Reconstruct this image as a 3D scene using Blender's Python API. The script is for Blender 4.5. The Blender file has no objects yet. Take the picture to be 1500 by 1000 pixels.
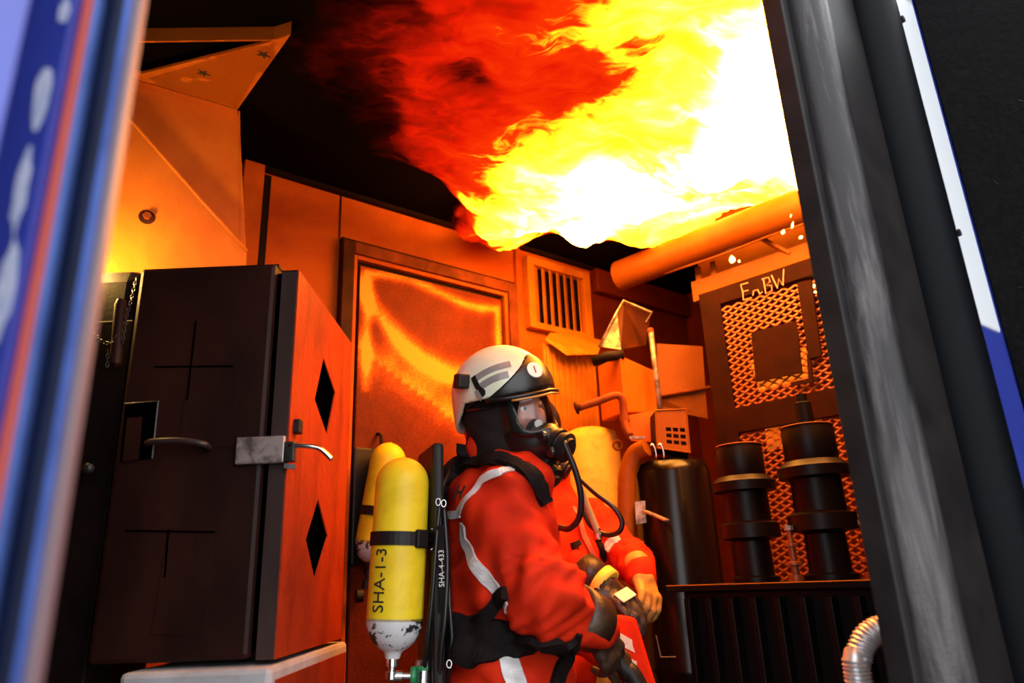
import bpy, bmesh, math, random
import numpy as np
from mathutils import Vector, Matrix, noise
from mathutils.bvhtree import BVHTree

random.seed(4)
SC = bpy.context.scene
COL = SC.collection

# ------------------------------------------------------------------ camera
FPX = 1050.0
PITCH, ROLL = math.radians(18.5), math.radians(2.3)
CAM = np.array([0.0, 0.0, 1.15])
FW = np.array([0, math.cos(PITCH), math.sin(PITCH)])
_r0 = np.array([1.0, 0, 0]); _u0 = np.array([0, -math.sin(PITCH), math.cos(PITCH)])
UP = _u0*math.cos(ROLL) + _r0*math.sin(ROLL)
RT = _r0*math.cos(ROLL) - _u0*math.sin(ROLL)
cd = bpy.data.cameras.new('camera'); cam = bpy.data.objects.new('camera', cd); COL.objects.link(cam)
cd.sensor_width = 36; cd.lens = 36*FPX/1500; cd.clip_start = .02
cam.matrix_world = Matrix(((RT[0], UP[0], -FW[0], CAM[0]), (RT[1], UP[1], -FW[1], CAM[1]), (RT[2], UP[2], -FW[2], CAM[2]), (0, 0, 0, 1)))
cd.dof.use_dof = True; cd.dof.focus_distance = 2.1; cd.dof.aperture_fstop = 2.2
SC.camera = cam

# ------------------------------------------------------------------ daylight and exposure
w = bpy.data.worlds.new('sky'); SC.world = w; w.use_nodes = True
wn = w.node_tree.nodes; wl = w.node_tree.links
bg = wn['Background']; bg.inputs['Strength'].default_value = 3.6
bg.inputs['Color'].default_value = (.93, .97, 1.0, 1)
SC.view_settings.view_transform = 'Standard'; SC.view_settings.look = 'None'
SC.view_settings.gamma = 1; SC.view_settings.exposure = 0; SC.view_settings.use_curve_mapping = False
SC.cycles.max_bounces = 6; SC.cycles.diffuse_bounces = 2; SC.cycles.transparent_max_bounces = 12
SC.cycles.sample_clamp_indirect = 6

# ------------------------------------------------------------------ measuring helpers
def ray(x, y): return FW + RT*(x-750)/FPX - UP*(y-500)/FPX
def at(x, y, d): v = ray(x, y); return CAM + v*(d/v[1])                      # point at distance y = d
def atz(x, y, z): v = ray(x, y); return CAM + v*((z-CAM[2])/v[2])           # point at height z
def onp(x, y, p, n): v = ray(x, y); return CAM + v*(np.dot(np.array(p)-CAM, n)/np.dot(v, n))
A3 = lambda *a: np.array(a, float)
def unit(v): v = np.array(v, float); return v/(np.linalg.norm(v)+1e-12)

# ------------------------------------------------------------------ mesh helpers
class MB:
    def __init__(s): s.v = []; s.f = []
    def add(s, vs, fs):
        o = len(s.v); s.v += [tuple(map(float, q)) for q in vs]; s.f += [tuple(i+o for i in f) for f in fs]; return s
    def hexa(s, q):          # 8 corners: bottom loop 0-3, top loop 4-7
        return s.add(q, [(0, 3, 2, 1), (4, 5, 6, 7), (0, 1, 5, 4), (1, 2, 6, 5), (2, 3, 7, 6), (3, 0, 4, 7)])
    def box(s, c, size, ax=None):
        ax = np.eye(3) if ax is None else np.array(ax); c = np.array(c, float); h = np.array(size)/2.
        q = [c + ax[0]*h[0]*i + ax[1]*h[1]*j + ax[2]*h[2]*k for k in (-1, 1) for i, j in ((-1, -1), (1, -1), (1, 1), (-1, 1))]
        return s.hexa(q)
    def beam(s, a, b, wx, wy, side=(0, 0, 1)):      # rectangular bar from a to b
        a = np.array(a, float); b = np.array(b, float); t = unit(b-a); u = unit(np.cross(side, t)); v = np.cross(t, u)
        return s.box((a+b)/2, (wx, wy, np.linalg.norm(b-a)), (u, v, t))
    def prism(s, pts, ext):
        pts = [np.array(p, float) for p in pts]; e = np.array(ext, float); n = len(pts)
        return s.add(pts + [p+e for p in pts], [tuple(range(n))[::-1], tuple(range(n, 2*n))] + [(i, (i+1) % n, n+(i+1) % n, n+i) for i in range(n)])
    def tube(s, path, r, seg=10, cap=True):
        P = [np.array(p, float) for p in path]; n = len(P)
        R = r if hasattr(r, '__len__') else [r]*n
        t0 = unit(P[1]-P[0]); u = unit(np.cross(t0, (0, 0, 1) if abs(t0[2]) < .9 else (1, 0, 0))); vs = []
        for i in range(n):
            t = unit(P[min(i+1, n-1)]-P[max(i-1, 0)]); u = unit(u - t*np.dot(u, t)); v = np.cross(t, u)
            vs += [P[i] + R[i]*(u*math.cos(2*math.pi*k/seg) + v*math.sin(2*math.pi*k/seg)) for k in range(seg)]
        fs = [(i*seg+k, i*seg+(k+1) % seg, (i+1)*seg+(k+1) % seg, (i+1)*seg+k) for i in range(n-1) for k in range(seg)]
        if cap: fs += [tuple(range(seg))[::-1], tuple(range((n-1)*seg, n*seg))]
        return s.add(vs, fs)
    def lathe(s, base, axis, prof, seg=28):          # prof: (radius, distance along the axis)
        b = np.array(base, float); a = unit(axis); u = unit(np.cross(a, (0, 0, 1) if abs(a[2]) < .9 else (1, 0, 0))); v = np.cross(a, u); n = len(prof)
        vs = [b + a*h + max(r, 1e-4)*(u*math.cos(2*math.pi*k/seg) + v*math.sin(2*math.pi*k/seg)) for r, h in prof for k in range(seg)]
        fs = [(i*seg+k, i*seg+(k+1) % seg, (i+1)*seg+(k+1) % seg, (i+1)*seg+k) for i in range(n-1) for k in range(seg)]
        return s.add(vs, fs + [tuple(range(seg))[::-1], tuple(range((n-1)*seg, n*seg))])
def spline(pts, n=8):
    P = [np.array(p, float) for p in pts]; P = [2*P[0]-P[1]] + P + [2*P[-1]-P[-2]]; out = []
    for i in range(1, len(P)-2):
        a, b, c, d = P[i-1:i+3]
        for k in range(n):
            t = k/n
            out.append(.5*(2*b + (c-a)*t + (2*a-5*b+4*c-d)*t*t + (3*b-a-3*c+d)*t**3))
    return out + [P[-2]]

ORG = {}
def obj(name, mb, m, parent=None, smooth=False, bevel=0, loc=None, kind=None):
    vs = np.array(mb.v, float) if isinstance(mb, MB) else np.array(mb[0], float)
    fs = mb.f if isinstance(mb, MB) else mb[1]
    if parent is not None: o3 = ORG[parent.name]
    elif loc is not None: o3 = np.array(loc, float)
    else: lo, hi = vs.min(0), vs.max(0); o3 = np.array([(lo[0]+hi[0])/2, (lo[1]+hi[1])/2, lo[2]])
    me = bpy.data.meshes.new(name); me.from_pydata([tuple(q) for q in vs-o3], [], [tuple(map(int, f)) for f in fs]); me.update()
    if isinstance(mb, MB):
        bm = bmesh.new(); bm.from_mesh(me); bmesh.ops.recalc_face_normals(bm, faces=bm.faces); bm.to_mesh(me); bm.free()
    o = bpy.data.objects.new(name, me); COL.objects.link(o)
    if parent is not None: o.parent = parent
    else: o.location = o3
    ORG[o.name] = o3
    if m is not None: me.materials.append(m)
    if smooth:
        for p in me.polygons: p.use_smooth = True
    if bevel:
        b = o.modifiers.new('bevel', 'BEVEL'); b.width = bevel; b.segments = 2; b.limit_method = 'ANGLE'
    if kind: o['kind'] = kind
    return o
def tag(o, label, cat, group=None, kind=None):
    o['label'] = label; o['category'] = cat
    if group: o['group'] = group
    if kind: o['kind'] = kind
    return o
def thing(name, loc, label, cat, group=None):
    o = bpy.data.objects.new(name, None); COL.objects.link(o); o.location = tuple(map(float, loc)); o.empty_display_size = .1
    ORG[o.name] = np.array(loc, float); return tag(o, label, cat, group)
def auto_smooth(o, ang=40):
    me = o.data
    for p in me.polygons: p.use_smooth = True
    me.set_sharp_from_angle(angle=math.radians(ang))
    return o

# ------------------------------------------------------------------ material helper
def mat(name, col, rough=.5, metal=0., col2=None, scale=6., amt=(.35, .65), bump=0., bscale=90., stretch=(1, 1, 1), spec=.5, rough2=None, detail=6., coat=0.):
    m = bpy.data.materials.new(name); m.use_nodes = True; nt = m.node_tree; n = nt.nodes; l = nt.links
    b = n['Principled BSDF']; b.inputs['Base Color'].default_value = (*col, 1); b.inputs['Roughness'].default_value = rough
    b.inputs['Metallic'].default_value = metal; b.inputs['Specular IOR Level'].default_value = spec
    if coat: b.inputs['Coat Weight'].default_value = coat; b.inputs['Coat Roughness'].default_value = .08
    tc = n.new('ShaderNodeTexCoord'); mp = n.new('ShaderNodeMapping'); mp.inputs['Scale'].default_value = stretch
    l.new(tc.outputs['Object'], mp.inputs[0])
    if col2 is not None:
        nz = n.new('ShaderNodeTexNoise'); nz.inputs['Scale'].default_value = scale; nz.inputs['Detail'].default_value = detail; nz.inputs['Roughness'].default_value = .62
        nz.inputs['Distortion'].default_value = .4
        l.new(mp.outputs[0], nz.inputs['Vector'])
        mr = n.new('ShaderNodeMapRange'); mr.inputs['From Min'].default_value = amt[0]; mr.inputs['From Max'].default_value = amt[1]
        l.new(nz.outputs[0], mr.inputs[0])
        mx = n.new('ShaderNodeMix'); mx.data_type = 'RGBA'; mx.inputs['A'].default_value = (*col, 1); mx.inputs['B'].default_value = (*col2, 1)
        l.new(mr.outputs[0], mx.inputs['Factor']); l.new(mx.outputs['Result'], b.inputs['Base Color'])
        if rough2 is not None:
            m2 = n.new('ShaderNodeMapRange'); m2.inputs['To Min'].default_value = rough; m2.inputs['To Max'].default_value = rough2
            l.new(mr.outputs[0], m2.inputs[0]); l.new(m2.outputs[0], b.inputs['Roughness'])
    if bump:
        n2 = n.new('ShaderNodeTexNoise'); n2.inputs['Scale'].default_value = bscale; n2.inputs['Detail'].default_value = 4
        l.new(tc.outputs['Object'], n2.inputs['Vector'])
        bp = n.new('ShaderNodeBump'); bp.inputs['Strength'].default_value = bump; bp.inputs['Distance'].default_value = .01
        l.new(n2.outputs[0], bp.inputs['Height']); l.new(bp.outputs[0], b.inputs['Normal'])
    return m

M = {}
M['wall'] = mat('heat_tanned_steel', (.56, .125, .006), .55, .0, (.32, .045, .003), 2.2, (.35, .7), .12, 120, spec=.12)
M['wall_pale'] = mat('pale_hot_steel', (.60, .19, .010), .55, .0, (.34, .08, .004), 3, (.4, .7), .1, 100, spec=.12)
M['baffle'] = mat('baffle_steel', (.66, .17, .012), .5, .0, (.42, .08, .006), 2.5, (.35, .75), .15, 160, spec=.2)
M['ceiling'] = mat('sooty_ceiling', (.002, .0006, .0004), .9, spec=.05)
M['wall_shade'] = mat('shade_dark_red_steel', (.17, .020, .0015), .6, .0, (.10, .010, .001), 3, bump=.1, spec=.08)  # dim light of the far corner put into a darker wall colour
M['floor'] = mat('scorched_floor', (.06, .035, .025), .6, .2, (.02, .014, .012), 4)
M['soot'] = mat('soot_black_steel', (.012, .005, .004), .6, .0, (.005, .002, .002), 5, bump=.08, spec=.1)
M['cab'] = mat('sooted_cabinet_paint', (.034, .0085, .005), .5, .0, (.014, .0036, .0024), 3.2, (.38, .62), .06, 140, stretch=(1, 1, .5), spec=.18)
M['cabstrip'] = mat('sooted_door_edge', (.06, .034, .03), .38, .1, (.02, .011, .010), 6, stretch=(1, 1, .25))
M['dark_edge'] = mat('dark_frame_steel', (.07, .014, .003), .6, .0, (.022, .005, .0015), 7, spec=.12)
M['rust'] = mat('rusty_frame_steel', (.24, .048, .006), .6, .0, (.10, .020, .003), 7, spec=.15)
M['black_metal'] = mat('black_painted_steel', (.007, .005, .006), .45, .0, (.014, .011, .011), 9, spec=.2)
M['cage'] = mat('cage_steel', (.020, .0032, .0010), .6, .0, (.012, .002, .0007), 8, spec=.05)
M['mesh'] = mat('expanded_metal', (.24, .055, .008), .4, .2)
M['insul'] = mat('dark_insulator', (.008, .0030, .0022), .42, .0, (.004, .0016, .0013), 14, spec=.18)
M['tank'] = mat('sooty_tank', (.004, .0022, .002), .5, .0, (.002, .0012, .0012), 6, spec=.15)
M['chrome'] = mat('bright_metal', (.75, .73, .72), .22, 1.)
M['worn'] = mat('worn_bare_steel', (.10, .088, .088), .4, .5, (.012, .009, .010), 22, (.66, .46), .1, 200, stretch=(1, 1, .10))
M['plate'] = mat('scuffed_latch_plate', (.42, .33, .31), .45, .5, (.13, .095, .09), 18, (.42, .58))
M['grey_box'] = mat('pale_grey_paint', (.52, .50, .52), .6, .0, (.34, .31, .31), 7, bump=.05)
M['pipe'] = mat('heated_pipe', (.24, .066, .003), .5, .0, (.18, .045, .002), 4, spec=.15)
M['navy'] = mat('dark_navy_rubber', (.004, .009, .036), .5, .0, (.003, .006, .022), 9, spec=.15)
M['black_rubber_seal'] = mat('black_seal', (.0012, .0014, .0032), .55, .0, (.0008, .0009, .002), 9, spec=.08)
M['void'] = mat('open_slot_black', (.0006, .0004, .0004), .9, spec=.0)
M['blue'] = mat('gloss_blue_paint', (.022, .034, .25), .3, .0, (.030, .046, .30), 5, coat=.3)
M['blue_light'] = mat('worn_blue_edge', (.10, .17, .50), .35, .1, (.05, .09, .30), 8)
M['blue_pale'] = mat('pale_edge', (.13, .085, .10), .45, .0)
M['red_strip'] = mat('red_tape', (.60, .10, .07), .5)
M['pale_patch'] = mat('pale_patch_paint', (.40, .43, .58), .45, .0, (.60, .62, .72), 60)
M['sky_sheen'] = mat('painted_sky_sheen', (.85, .86, .90), .25, coat=.6)  # white colour standing in for sky reflected in the rim
M['jacket'] = mat('red_orange_fabric', (.68, .026, .004), .75, .0, (.48, .014, .003), 9, (.35, .7), .12, 380, spec=.12)
M['tape'] = mat('reflective_tape', (.78, .74, .74), .45, .1, (.60, .55, .55), 25, bump=.05, bscale=300)
M['tape_yellow'] = mat('yellow_tape', (.85, .72, .08), .5)
M['web'] = mat('black_webbing', (.008, .005, .005), .8, .0, (.014, .009, .009), 30, bump=.1, bscale=400, spec=.1)
M['hood'] = mat('flash_hood_knit', (.022, .014, .014), .85, .0, (.012, .008, .008), 22, bump=.15, bscale=500, spec=.2)
M['rubber'] = mat('black_rubber', (.008, .006, .006), .33)
M['rubber2'] = mat('matt_black_plastic', (.011, .007, .007), .5, spec=.3)
M['helmet'] = mat('cream_helmet_shell', (.86, .85, .68), .28, .0, (.72, .70, .50), 5, coat=.4)
M['grey_tape'] = mat('grey_reflective_sticker', (.36, .33, .31), .4, .2, (.27, .24, .23), 40)
M['badge'] = mat('white_badge', (.85, .80, .76), .4)
M['ink'] = mat('black_ink', (.02, .015, .012), .7)
M['ink_red'] = mat('dark_red_ink', (.30, .02, .015), .6)
M['skin'] = mat('skin', (.62, .30, .24), .5, .0, (.55, .24, .19), 30)
M['eye'] = mat('eye_white', (.75, .70, .68), .2)
M['iris'] = mat('dark_iris', (.03, .015, .01), .1)
M['cyl'] = mat('yellow_cylinder_paint', (.86, .62, .018), .42, .0, (.66, .42, .012), 7, (.45, .72), .04, 160, spec=.3)
M['glove'] = mat('dark_leather_glove', (.035, .018, .012), .42, .0, (.075, .042, .022), 16, (.45, .7), .2, 120)
M['glove2'] = mat('tan_work_glove', (.62, .30, .05), .6, .0, (.30, .12, .03), 14)
M['green'] = mat('green_plastic', (.02, .22, .08), .4)
M['scratch'] = mat('scratched_bare_line', (.62, .30, .20), .5, .2)
def chip_mat():       # cylinder foot: white paint flaking off to black
    m = mat('flaking_white_paint', (.66, .65, .66), .5, .0, (.018, .016, .02), 13, (.515, .535), .1, 150, detail=8)
    return m
M['chip'] = chip_mat()
def glass_mat():
    m = bpy.data.materials.new('clear_visor'); m.use_nodes = True; n = m.node_tree.nodes; l = m.node_tree.links; n.clear()
    o = n.new('ShaderNodeOutputMaterial'); t = n.new('ShaderNodeBsdfTransparent'); g = n.new('ShaderNodeBsdfGlossy'); g.inputs['Roughness'].default_value = .06
    t.inputs[0].default_value = (.96, .95, .94, 1)
    x = n.new('ShaderNodeMixShader'); fr = n.new('ShaderNodeFresnel'); fr.inputs[0].default_value = 1.4
    l.new(fr.outputs[0], x.inputs[0]); l.new(t.outputs[0], x.inputs[1]); l.new(g.outputs[0], x.inputs[2]); l.new(x.outputs[0], o.inputs[0]); return m
M['glass'] = glass_mat()

# ------------------------------------------------------------------ signed-distance modelling
def s_cap(p, a, b, ra, rb):
    a = np.array(a, np.float32); b = np.array(b, np.float32); ba = b-a; t = np.clip(((p-a)@ba)/max(ba@ba, 1e-9), 0, 1)
    return np.linalg.norm(p-a-t[:, None]*ba, axis=1) - (ra + (rb-ra)*t)
def s_ell(p, c, r, ax=None):
    q = p-np.array(c, np.float32)
    if ax is not None: q = q@np.array(ax, np.float32).T
    r = np.array(r, np.float32); k = np.linalg.norm(q/r, axis=1); k1 = np.linalg.norm(q/(r*r), axis=1)+1e-9
    return k*(k-1)/k1
def s_box(p, c, h, ax=None, rd=.01):
    q = p-np.array(c, np.float32)
    if ax is not None: q = q@np.array(ax, np.float32).T
    q = np.abs(q)-(np.array(h, np.float32)-rd)
    return np.linalg.norm(np.maximum(q, 0), axis=1) + np.minimum(q.max(1), 0) - rd
def smin(a, b, k):
    h = np.clip(.5+.5*(b-a)/k, 0, 1); return b*(1-h)+a*h - k*h*(1-h)
def smax(a, b, k): return -smin(-a, -b, k)
def surf(fn, lo, hi, res):
    lo = np.array(lo, float); hi = np.array(hi, float); n = np.ceil((hi-lo)/res).astype(int)+1
    ax = [lo[i]+res*np.arange(n[i]) for i in range(3)]
    G = np.stack(np.meshgrid(*ax, indexing='ij'), -1).reshape(-1, 3).astype(np.float32)
    D = np.concatenate([fn(g) for g in np.array_split(G, max(1, len(G)//200000))]).reshape(n)
    D[0] = D[-1] = 1; D[:, 0] = D[:, -1] = 1; D[:, :, 0] = D[:, :, -1] = 1
    S = D < 0; c = n-1; acc = np.zeros((*c, 3)); cnt = np.zeros(c)
    def sl(o): return tuple(slice(o[i], o[i]+c[i]) for i in range(3))
    for a in range(3):
        e = np.zeros(3, int); e[a] = 1; oth = [i for i in range(3) if i != a]
        for u in (0, 1):
            for v in (0, 1):
                o = np.zeros(3, int); o[oth[0]] = u; o[oth[1]] = v
                d0 = D[sl(o)]; d1 = D[sl(o+e)]; x = (d0 < 0) != (d1 < 0); den = np.where(x, d0-d1, 1); t = np.where(x, d0/den, 0)
                for i in range(3): acc[..., i] += np.where(x, o[i] + (t if i == a else 0), 0)
                cnt += x
    act = cnt > 0; idx = -np.ones(c, int); idx[act] = np.arange(act.sum()); I = np.argwhere(act)
    V = lo + res*(I + acc[act]/cnt[act][:, None]); F = []
    for a in range(3):
        b, d = [(1, 2), (2, 0), (0, 1)][a]; e = np.zeros(3, int); e[a] = 1
        s0 = S[tuple(slice(0, n[i]-e[i]) for i in range(3))]; s1 = S[tuple(slice(e[i], n[i]) for i in range(3))]
        E = np.argwhere(s0 != s1)
        E = E[(E[:, b] > 0) & (E[:, d] > 0) & (E[:, b] < c[b]) & (E[:, d] < c[d])]
        def cell(db, dd): q = E.copy(); q[:, b] -= db; q[:, d] -= dd; return idx[q[:, 0], q[:, 1], q[:, 2]]
        Q = np.stack([cell(1, 1), cell(0, 1), cell(0, 0), cell(1, 0)], 1); fl = ~s0[E[:, 0], E[:, 1], E[:, 2]]
        Q[fl] = Q[fl][:, ::-1]; F.append(Q)
    F = np.concatenate(F); F = F[(F >= 0).all(1)]
    return V, F
def bvh_of(vf): return BVHTree.FromPolygons([tuple(v) for v in vf[0]], [tuple(map(int, f)) for f in vf[1]])
def ribbon(tree, pts, width, off=.004, thick=.003, up=None, n=6, taper=None):
    """a strip of tape or webbing laid along pts on a surface (closed, with thickness)"""
    P = spline(pts, n); L = len(P); rows = []
    for i in range(L):
        c, nr, _, _ = tree.find_nearest(Vector(P[i])); nr = np.array(nr); t = unit(P[min(i+1, L-1)]-P[max(i-1, 0)])
        s = unit(np.cross(nr, t)); row = []
        ww = width*(taper(i/(L-1)) if taper else 1)
        for k in (-1, -.5, 0, .5, 1):
            q = np.array(c) + s*ww/2*k; c2, n2, _, _ = tree.find_nearest(Vector(q)); row.append((np.array(c2), np.array(n2)))
        rows.append(row)
    mb = MB(); K = 5
    top = [c+nn*(off+thick) for r in rows for c, nn in r]; bot = [c+nn*(off*.2) for r in rows for c, nn in r]
    N = len(top); f = []
    for i in range(L-1):
        for k in range(K-1):
            a = i*K+k; f += [(a, a+1, a+K+1, a+K), (N+a, N+a+K, N+a+K+1, N+a+1)]
        f += [(i*K, (i+1)*K, N+(i+1)*K, N+i*K), (i*K+K-1, N+i*K+K-1, N+(i+1)*K+K-1, (i+1)*K+K-1)]
    for i in (0, L-1): f += [(i*K+k, i*K+k+1, N+i*K+k+1, N+i*K+k) for k in range(K-1)]
    return mb.add(top+bot, f)
def text_mesh(s, size, depth=.0015):
    cu = bpy.data.curves.new('lettering', 'FONT'); cu.body = s; cu.size = size; cu.extrude = depth; cu.resolution_u = 3; cu.align_x = 'CENTER'; cu.align_y = 'CENTER'
    o = bpy.data.objects.new('lettering', cu); COL.objects.link(o); bpy.context.view_layer.update()
    me = o.evaluated_get(bpy.context.evaluated_depsgraph_get()).to_mesh()
    vs = [tuple(v.co) for v in me.vertices]; fs = [tuple(p.vertices) for p in me.polygons]
    bpy.data.objects.remove(o); bpy.data.curves.remove(cu); return np.array(vs), fs
def frame_text(s, size, c, ux, uy, un, depth=.0015):
    v, f = text_mesh(s, size, depth); m = MB(); return m.add([np.array(c)+np.array(ux)*q[0]+np.array(uy)*q[1]+np.array(un)*q[2] for q in v], f)

# ================================================================== the container shell
YB = math.radians(52)
D = A3(math.sin(YB), math.cos(YB), 0); N = A3(math.cos(YB), -math.sin(YB), 0); Z3 = A3(0, 0, 1); P0 = A3(-1.004, 2.657, 0)
HC = 2.85
def BW(t, z, off=0.): return P0 + D*t + N*off + Z3*z
def wbox(mb, t0, t1, z0, z1, o0, o1):
    return mb.hexa([BW(t0, z0, o0), BW(t1, z0, o0), BW(t1, z0, o1), BW(t0, z0, o1), BW(t0, z1, o0), BW(t1, z1, o0), BW(t1, z1, o1), BW(t0, z1, o1)])
def bt(px, py, off=0.):
    q = onp(px, py, P0+N*off, N); return (q-P0)@D, q[2]
def struct(name, mb, m, label=None, cat=None, **k):
    o = obj(name, mb, m, **k); o['kind'] = 'structure'
    if label: o['label'] = label
    if cat: o['category'] = cat
    return o
TL, TR, FO = -1.6, 2.68, 2.13
struct('ground', MB().box((0, 0, -.22), (14, 14, .1)), mat('asphalt', (.05, .05, .055), .9, 0, (.08, .08, .085), 30), 'dark asphalt yard outside the container door', 'ground')
struct('floor', wbox(MB(), TL, TR, -.12, 0, 0, FO), M['floor'], 'scorched steel container floor', 'floor')
struct('ceiling', wbox(MB(), TL, TR, HC, HC+.05, -.05, FO+.06), M['ceiling'], 'soot black steel container ceiling', 'ceiling')
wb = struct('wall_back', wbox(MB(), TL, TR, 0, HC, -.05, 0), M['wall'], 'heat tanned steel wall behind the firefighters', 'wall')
struct('wall_right', wbox(MB(), TR, TR+.05, 0, HC, -.05, FO), M['wall_shade'], 'red end wall behind the mesh cage, coloured dark for shade', 'wall')  # wall colour darkened to give the shade behind the cage
struct('wall_left', wbox(MB(), TL-.05, TL, 0, HC, -.05, FO), M['soot'], 'soot dark far end wall of the container', 'wall')
tj0, _ = bt(60, 1000, FO); tj1, _ = bt(1215, 400, FO)
tdo = bt(1432, 500, FO)[0]
mbf = MB(); wbox(mbf, TL, -.86, 0, HC, FO, FO+.05); wbox(mbf, tdo, TR, 0, HC, FO, FO+.05); wbox(mbf, -.86, tdo, 2.55, HC, FO, FO+.05)
struct('wall_front', mbf, M['blue'], 'blue outer container wall around the doorway', 'wall')
# weld seam and rolled upper edge of the back wall
s = obj('weld_seam', MB().tube([BW(.326, 2.62+.02*i, .002+.0015*(i % 2)) for i in range(12)], .004, 6), M['dark_edge'], wb)
obj('wall_post', wbox(MB(), -.115, -.03, 0, HC, 0, .035), M['wall'], wb, bevel=.004)
obj('gap_strip', wbox(MB(), -.028, .004, 0, HC-.035, 0, .02), M['soot'], wb)
obj('vertical_rib', wbox(MB(), 1.305, 1.335, 0, HC-.02, 0, .022), M['wall'], wb, bevel=.004)
obj('edge_angle', wbox(MB(), -.1, 1.9, HC-.018, HC, 0, .03), M['soot'], wb)
obj('upper_channel', wbox(MB(), 1.86, 2.66, HC-.16, HC-.02, 0, .06), M['wall_shade'], wb, bevel=.006)
obj('shade_panel', wbox(MB(), 1.84, TR-.01, 0, HC-.16, 0, .012), M['wall_shade'], wb)  # darker sheet standing in for shade at this end of the wall

# ------------------------------------------------------------------ scorched inner door in the back wall
def scorch_mat():
    m = mat('scorched_door_paint', (.16, .05, .016), .6, .0, None, bump=.1, bscale=150, spec=.12); n = m.node_tree.nodes; l = m.node_tree.links; b = n['Principled BSDF']
    a = n.new('ShaderNodeAttribute'); a.attribute_name = 'bare'
    nz = n.new('ShaderNodeTexNoise'); nz.inputs['Scale'].default_value = 130; nz.inputs['Detail'].default_value = 6
    n2 = n.new('ShaderNodeTexNoise'); n2.inputs['Scale'].default_value = 9; n2.inputs['Detail'].default_value = 7
    tc = n.new('ShaderNodeTexCoord'); l.new(tc.outputs['Object'], nz.inputs['Vector']); l.new(tc.outputs['Object'], n2.inputs['Vector'])
    m1 = n.new('ShaderNodeMath'); m1.operation = 'MULTIPLY_ADD'; m1.inputs[1].default_value = .55; l.new(nz.outputs[0], m1.inputs[0]); l.new(a.outputs['Fac'], m1.inputs[2])
    m2 = n.new('ShaderNodeMath'); m2.operation = 'MULTIPLY_ADD'; m2.inputs[1].default_value = .5; l.new(n2.outputs[0], m2.inputs[0]); l.new(m1.outputs[0], m2.inputs[2])
    cr = n.new('ShaderNodeValToRGB'); e = cr.color_ramp.elements
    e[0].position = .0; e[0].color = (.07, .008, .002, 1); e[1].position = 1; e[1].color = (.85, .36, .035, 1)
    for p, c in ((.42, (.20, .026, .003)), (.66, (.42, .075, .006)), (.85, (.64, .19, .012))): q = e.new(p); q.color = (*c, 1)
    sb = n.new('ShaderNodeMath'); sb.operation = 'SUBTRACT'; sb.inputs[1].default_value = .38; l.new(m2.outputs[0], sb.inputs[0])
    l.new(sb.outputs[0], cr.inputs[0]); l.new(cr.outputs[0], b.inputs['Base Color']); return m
dr = bpy.data.objects.new('door_1', None); COL.objects.link(dr); dr.location = tuple(BW(.8, 0, 0)); ORG['door_1'] = BW(.8, 0, 0)
dr['kind'] = 'structure'; dr['label'] = 'scorched steel inner door with burnt paint in the back wall'; dr['category'] = 'door'
t0, t1, zt = .327, 1.285, 2.60
for nm, a in (('frame_jamb', (t0, t0+.055, 0, zt)), ('frame_jamb', (t1-.055, t1, 0, zt)), ('frame_head', (t0+.055, t1-.055, zt-.055, zt))):
    obj(nm, wbox(MB(), *a, 0, .05), M['dark_edge'] if a[0] < .5 and nm == 'frame_jamb' else M['rust'], dr, bevel=.004)
obj('frame_lip', wbox(MB(), t0, t1, zt, zt+.016, 0, .03), M['soot'], dr)
for a in ((t0+.055, t0+.075, 0, zt-.055), (t1-.075, t1-.055, 0, zt-.055), (t0+.075, t1-.075, zt-.075, zt-.055)):
    obj('door_stop', wbox(MB(), *a, 0, .036), M['wall'], dr, bevel=.003)
obj('shadow_gap', wbox(MB(), t0+.075, t1-.075, 0, zt-.075, 0, .008), M['soot'], dr)
la, lb, lz = t0+.095, t1-.092, zt-.098
nx_, nz_ = 60, 120; vs = []; bare = []
for j in range(nz_+1):
    for i in range(nx_+1):
        u = i/nx_; z = lz*j/nz_; vs.append(BW(la+(lb-la)*u, z, .024))
        # paint burnt away: a bright rim under the edge and a broad band running down to the right
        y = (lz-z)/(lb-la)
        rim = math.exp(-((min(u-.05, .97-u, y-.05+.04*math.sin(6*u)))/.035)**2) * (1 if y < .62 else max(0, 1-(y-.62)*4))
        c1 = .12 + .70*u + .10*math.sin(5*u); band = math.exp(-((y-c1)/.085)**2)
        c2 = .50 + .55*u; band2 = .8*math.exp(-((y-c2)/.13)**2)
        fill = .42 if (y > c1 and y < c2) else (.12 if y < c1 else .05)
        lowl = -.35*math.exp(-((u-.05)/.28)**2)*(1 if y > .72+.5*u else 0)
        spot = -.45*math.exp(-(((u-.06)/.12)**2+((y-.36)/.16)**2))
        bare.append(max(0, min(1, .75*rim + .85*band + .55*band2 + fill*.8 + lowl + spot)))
fs = [(j*(nx_+1)+i, j*(nx_+1)+i+1, (j+1)*(nx_+1)+i+1, (j+1)*(nx_+1)+i) for j in range(nz_) for i in range(nx_)]
leaf_back = MB(); wbox(leaf_back, la, lb, 0, lz, .008, .0238)
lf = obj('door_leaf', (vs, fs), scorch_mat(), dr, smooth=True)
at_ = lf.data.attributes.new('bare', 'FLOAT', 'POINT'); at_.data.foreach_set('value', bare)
obj('door_core', leaf_back, M['rust'], dr)

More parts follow.
